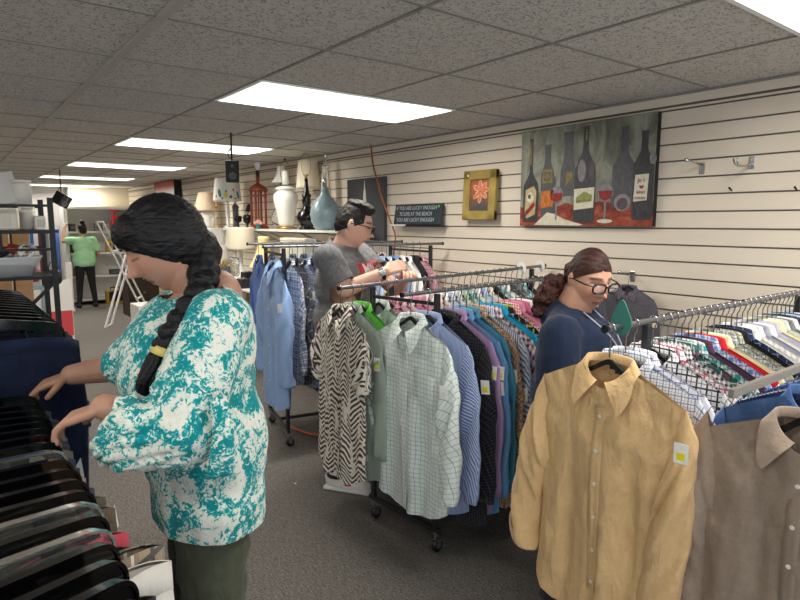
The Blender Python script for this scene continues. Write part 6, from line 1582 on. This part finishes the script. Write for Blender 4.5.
# ------------------------------------------------------------------ white shelf unit at the back wall
wu = thing('shelf_unit', 'tall white shelf unit against the back wall in front of the green tee', 'shelf unit', (2.50, 12.95, 0))
for x in (-.58, .58): G().box((x, 0, .94), (.06, .5, 1.88)).build('side_panel', M_white, wu, smooth=False)
G().box((0, 0, 1.86), (1.10, .5, .05)).build('top_board', M_white, wu, smooth=False); G().box((0, .24, .94), (1.10, .02, 1.84)).build('back_panel', M_white, wu, smooth=False)
for z in (.10, .545, .99, 1.40): G().box((0, 0, z), (1.10, .48, .03)).build('shelf', M_white, wu, smooth=False)
items = [(-.46, 1.415, .10, .14, '#2a2a2d', 'black camera case at the raised hand on the white shelf'), (-.30, 1.415, .09, .10, '#9b9a97', 'grey tin on the white shelf, right of the raised hand'), (-.02, 1.415, .10, .16, '#8f8f92', 'grey box on the white shelf, right of the bun'), (.12, 1.415, .11, .13, '#bdbab2', 'pale tin on the white shelf behind the ladder top'),
         (-.44, 1.005, .14, .20, '#3a3532', 'dark box on the second white shelf beside the green tee'), (.16, 1.005, .09, .24, '#c9a51c', 'yellow and black drill case on the second white shelf'), (.32, 1.005, .14, .12, '#35353a', 'dark grey box on the second white shelf under the ladder'), (.30, .56, .30, .10, '#4a4a4e', 'low grey appliance on the third white shelf'), (-.42, .56, .12, .16, '#8a6a2a', 'ochre box on the third white shelf by the leggings'), (.46, 1.415, .14, .20, '#4b4547', 'dark bundle on the white shelf behind the ladder')]
for x, z, w, h, c, lab in items:
    t = thing('box', lab, 'box', (2.50+x, 12.86, z+.002)); G().box((0, 0, h/2), (w, .16, h)).build('carton', plain('goods_'+c[1:], c, .5), t, smooth=False, bevel=.008); G().box((0, -.082, h*.5), (w*.6, .004, h*.4)).build('label', M_greyp if c != '#c9a51c' else M_black, t, smooth=False)
M_redp = plain('red_plastic', '#c8202a', .4)
t = thing('vacuum_cleaner', 'red and black upright vacuum cleaner on the white shelf beside the ladder', 'vacuum cleaner', (2.77, 12.72, 1.418)); G().box((0, 0, .15), (.16, .12, .30), None, .7).build('tank', M_redp, t, smooth=False, bevel=.02); G().tube([(0, 0, .28), (.0, 0, .40)], .018, 8).build('wand', M_redp, t); G().bar((-.09, 0, .395), (.10, 0, .395), .03).build('handle', M_redp, t); G().ball((.14, 0, .18), .09, 12).build('motor', M_black, t)
t = thing('tool_case', 'black and yellow tool case on the floor shelf by the leggings', 'tool case', (2.66, 12.55, .0)); G().box((0, 0, .14), (.34, .2, .28)).build('body', plain('tool_yellow', '#a08426', .4), t, smooth=False, bevel=.02); G().box((0, -.02, .17), (.26, .2, .20)).build('lid', M_black, t, smooth=False, bevel=.02); G().tube([(-.08, 0, .28), (-.08, 0, .33), (.08, 0, .33), (.08, 0, .28)], .012, 8).build('handle', M_black, t)

# folding white ladder: two frames crossing
lt = thing('folding_ladder', 'white folding step ladder with crossed frames behind the woman in teal', 'ladder', (2.15, 10.1, 0))
M_lad = plain('white_metal', '#dedede', .35)
a0, a1 = Vector((-.26, -.25, 1.60)), Vector((.44, -.10, .0)); b0, b1 = Vector((-.24, -.30, .0)), Vector((.20, -.05, 1.18))
dv = Vector((.15, .30, 0))
for nm, p, q in (('front_rail', a0, a1), ('rear_rail', b0, b1)):
    for s_ in (0, 1): G().bar(p+dv*s_, q+dv*s_, .028, .022).build(nm, M_lad, lt, smooth=False)
    G().bar(p, p+dv, .028, .022).build('end_bar', M_lad, lt, smooth=False); G().bar(q, q+dv, .028, .022).build('end_bar', M_lad, lt, smooth=False)
for f in (.28, .52, .76):
    p = a0.lerp(a1, f); G().bar(p, p+dv, .04, .02).build('step', M_lad, lt, smooth=False)
t = thing('dresser', 'dark brown dresser behind the folding ladder', 'dresser', (2.72, 10.9, 0)); G().box((0, 0, .40), (.5, .45, .80)).build('carcass', plain('dark_walnut', '#2c1c15', .5, vary=.15), t, smooth=False)
for z in (.16, .40, .64): dr = G().box((-.0, -.232, z), (.46, .02, .20)).build('drawer', plain('dark_walnut', '#2c1c15', .5), t, smooth=False); G().ball((0, -.25, z), .018, 10).build('knob', M_brass, dr)
t = thing('box', 'white cardboard box on the floor stand behind the braid', 'box', (1.78, 6.5, .42)); G().box((0, 0, .165), (.46, .34, .33)).build('carton', plain('white_carton', '#dcdad5', .7), t, smooth=False, bevel=.004); G().box((0, -.171, .27), (.2, .004, .03)).build('handle_slot', M_greyp, t, smooth=False)
t = thing('crate', 'dark plastic crate carrying the white cardboard box', 'crate', (1.78, 6.5, 0)); G().box((0, 0, .21), (.44, .32, .42)).build('body', plain('dark_crate', '#25272b', .5), t, smooth=False, bevel=.01); G().box((0, -.162, .34), (.12, .006, .04)).build('handle', M_greyp, t, smooth=False)
carton('medium brown box on the floor beside the dark crate', 2.18, 7.4, 0, (.3, .3, .45), M_card)
tag(G().box((1.62, 3.15, .004), (.012, .008, .006)).build('paper_scrap', M_tagw), 'tiny white paper scrap on the carpet between the racks', 'scrap')
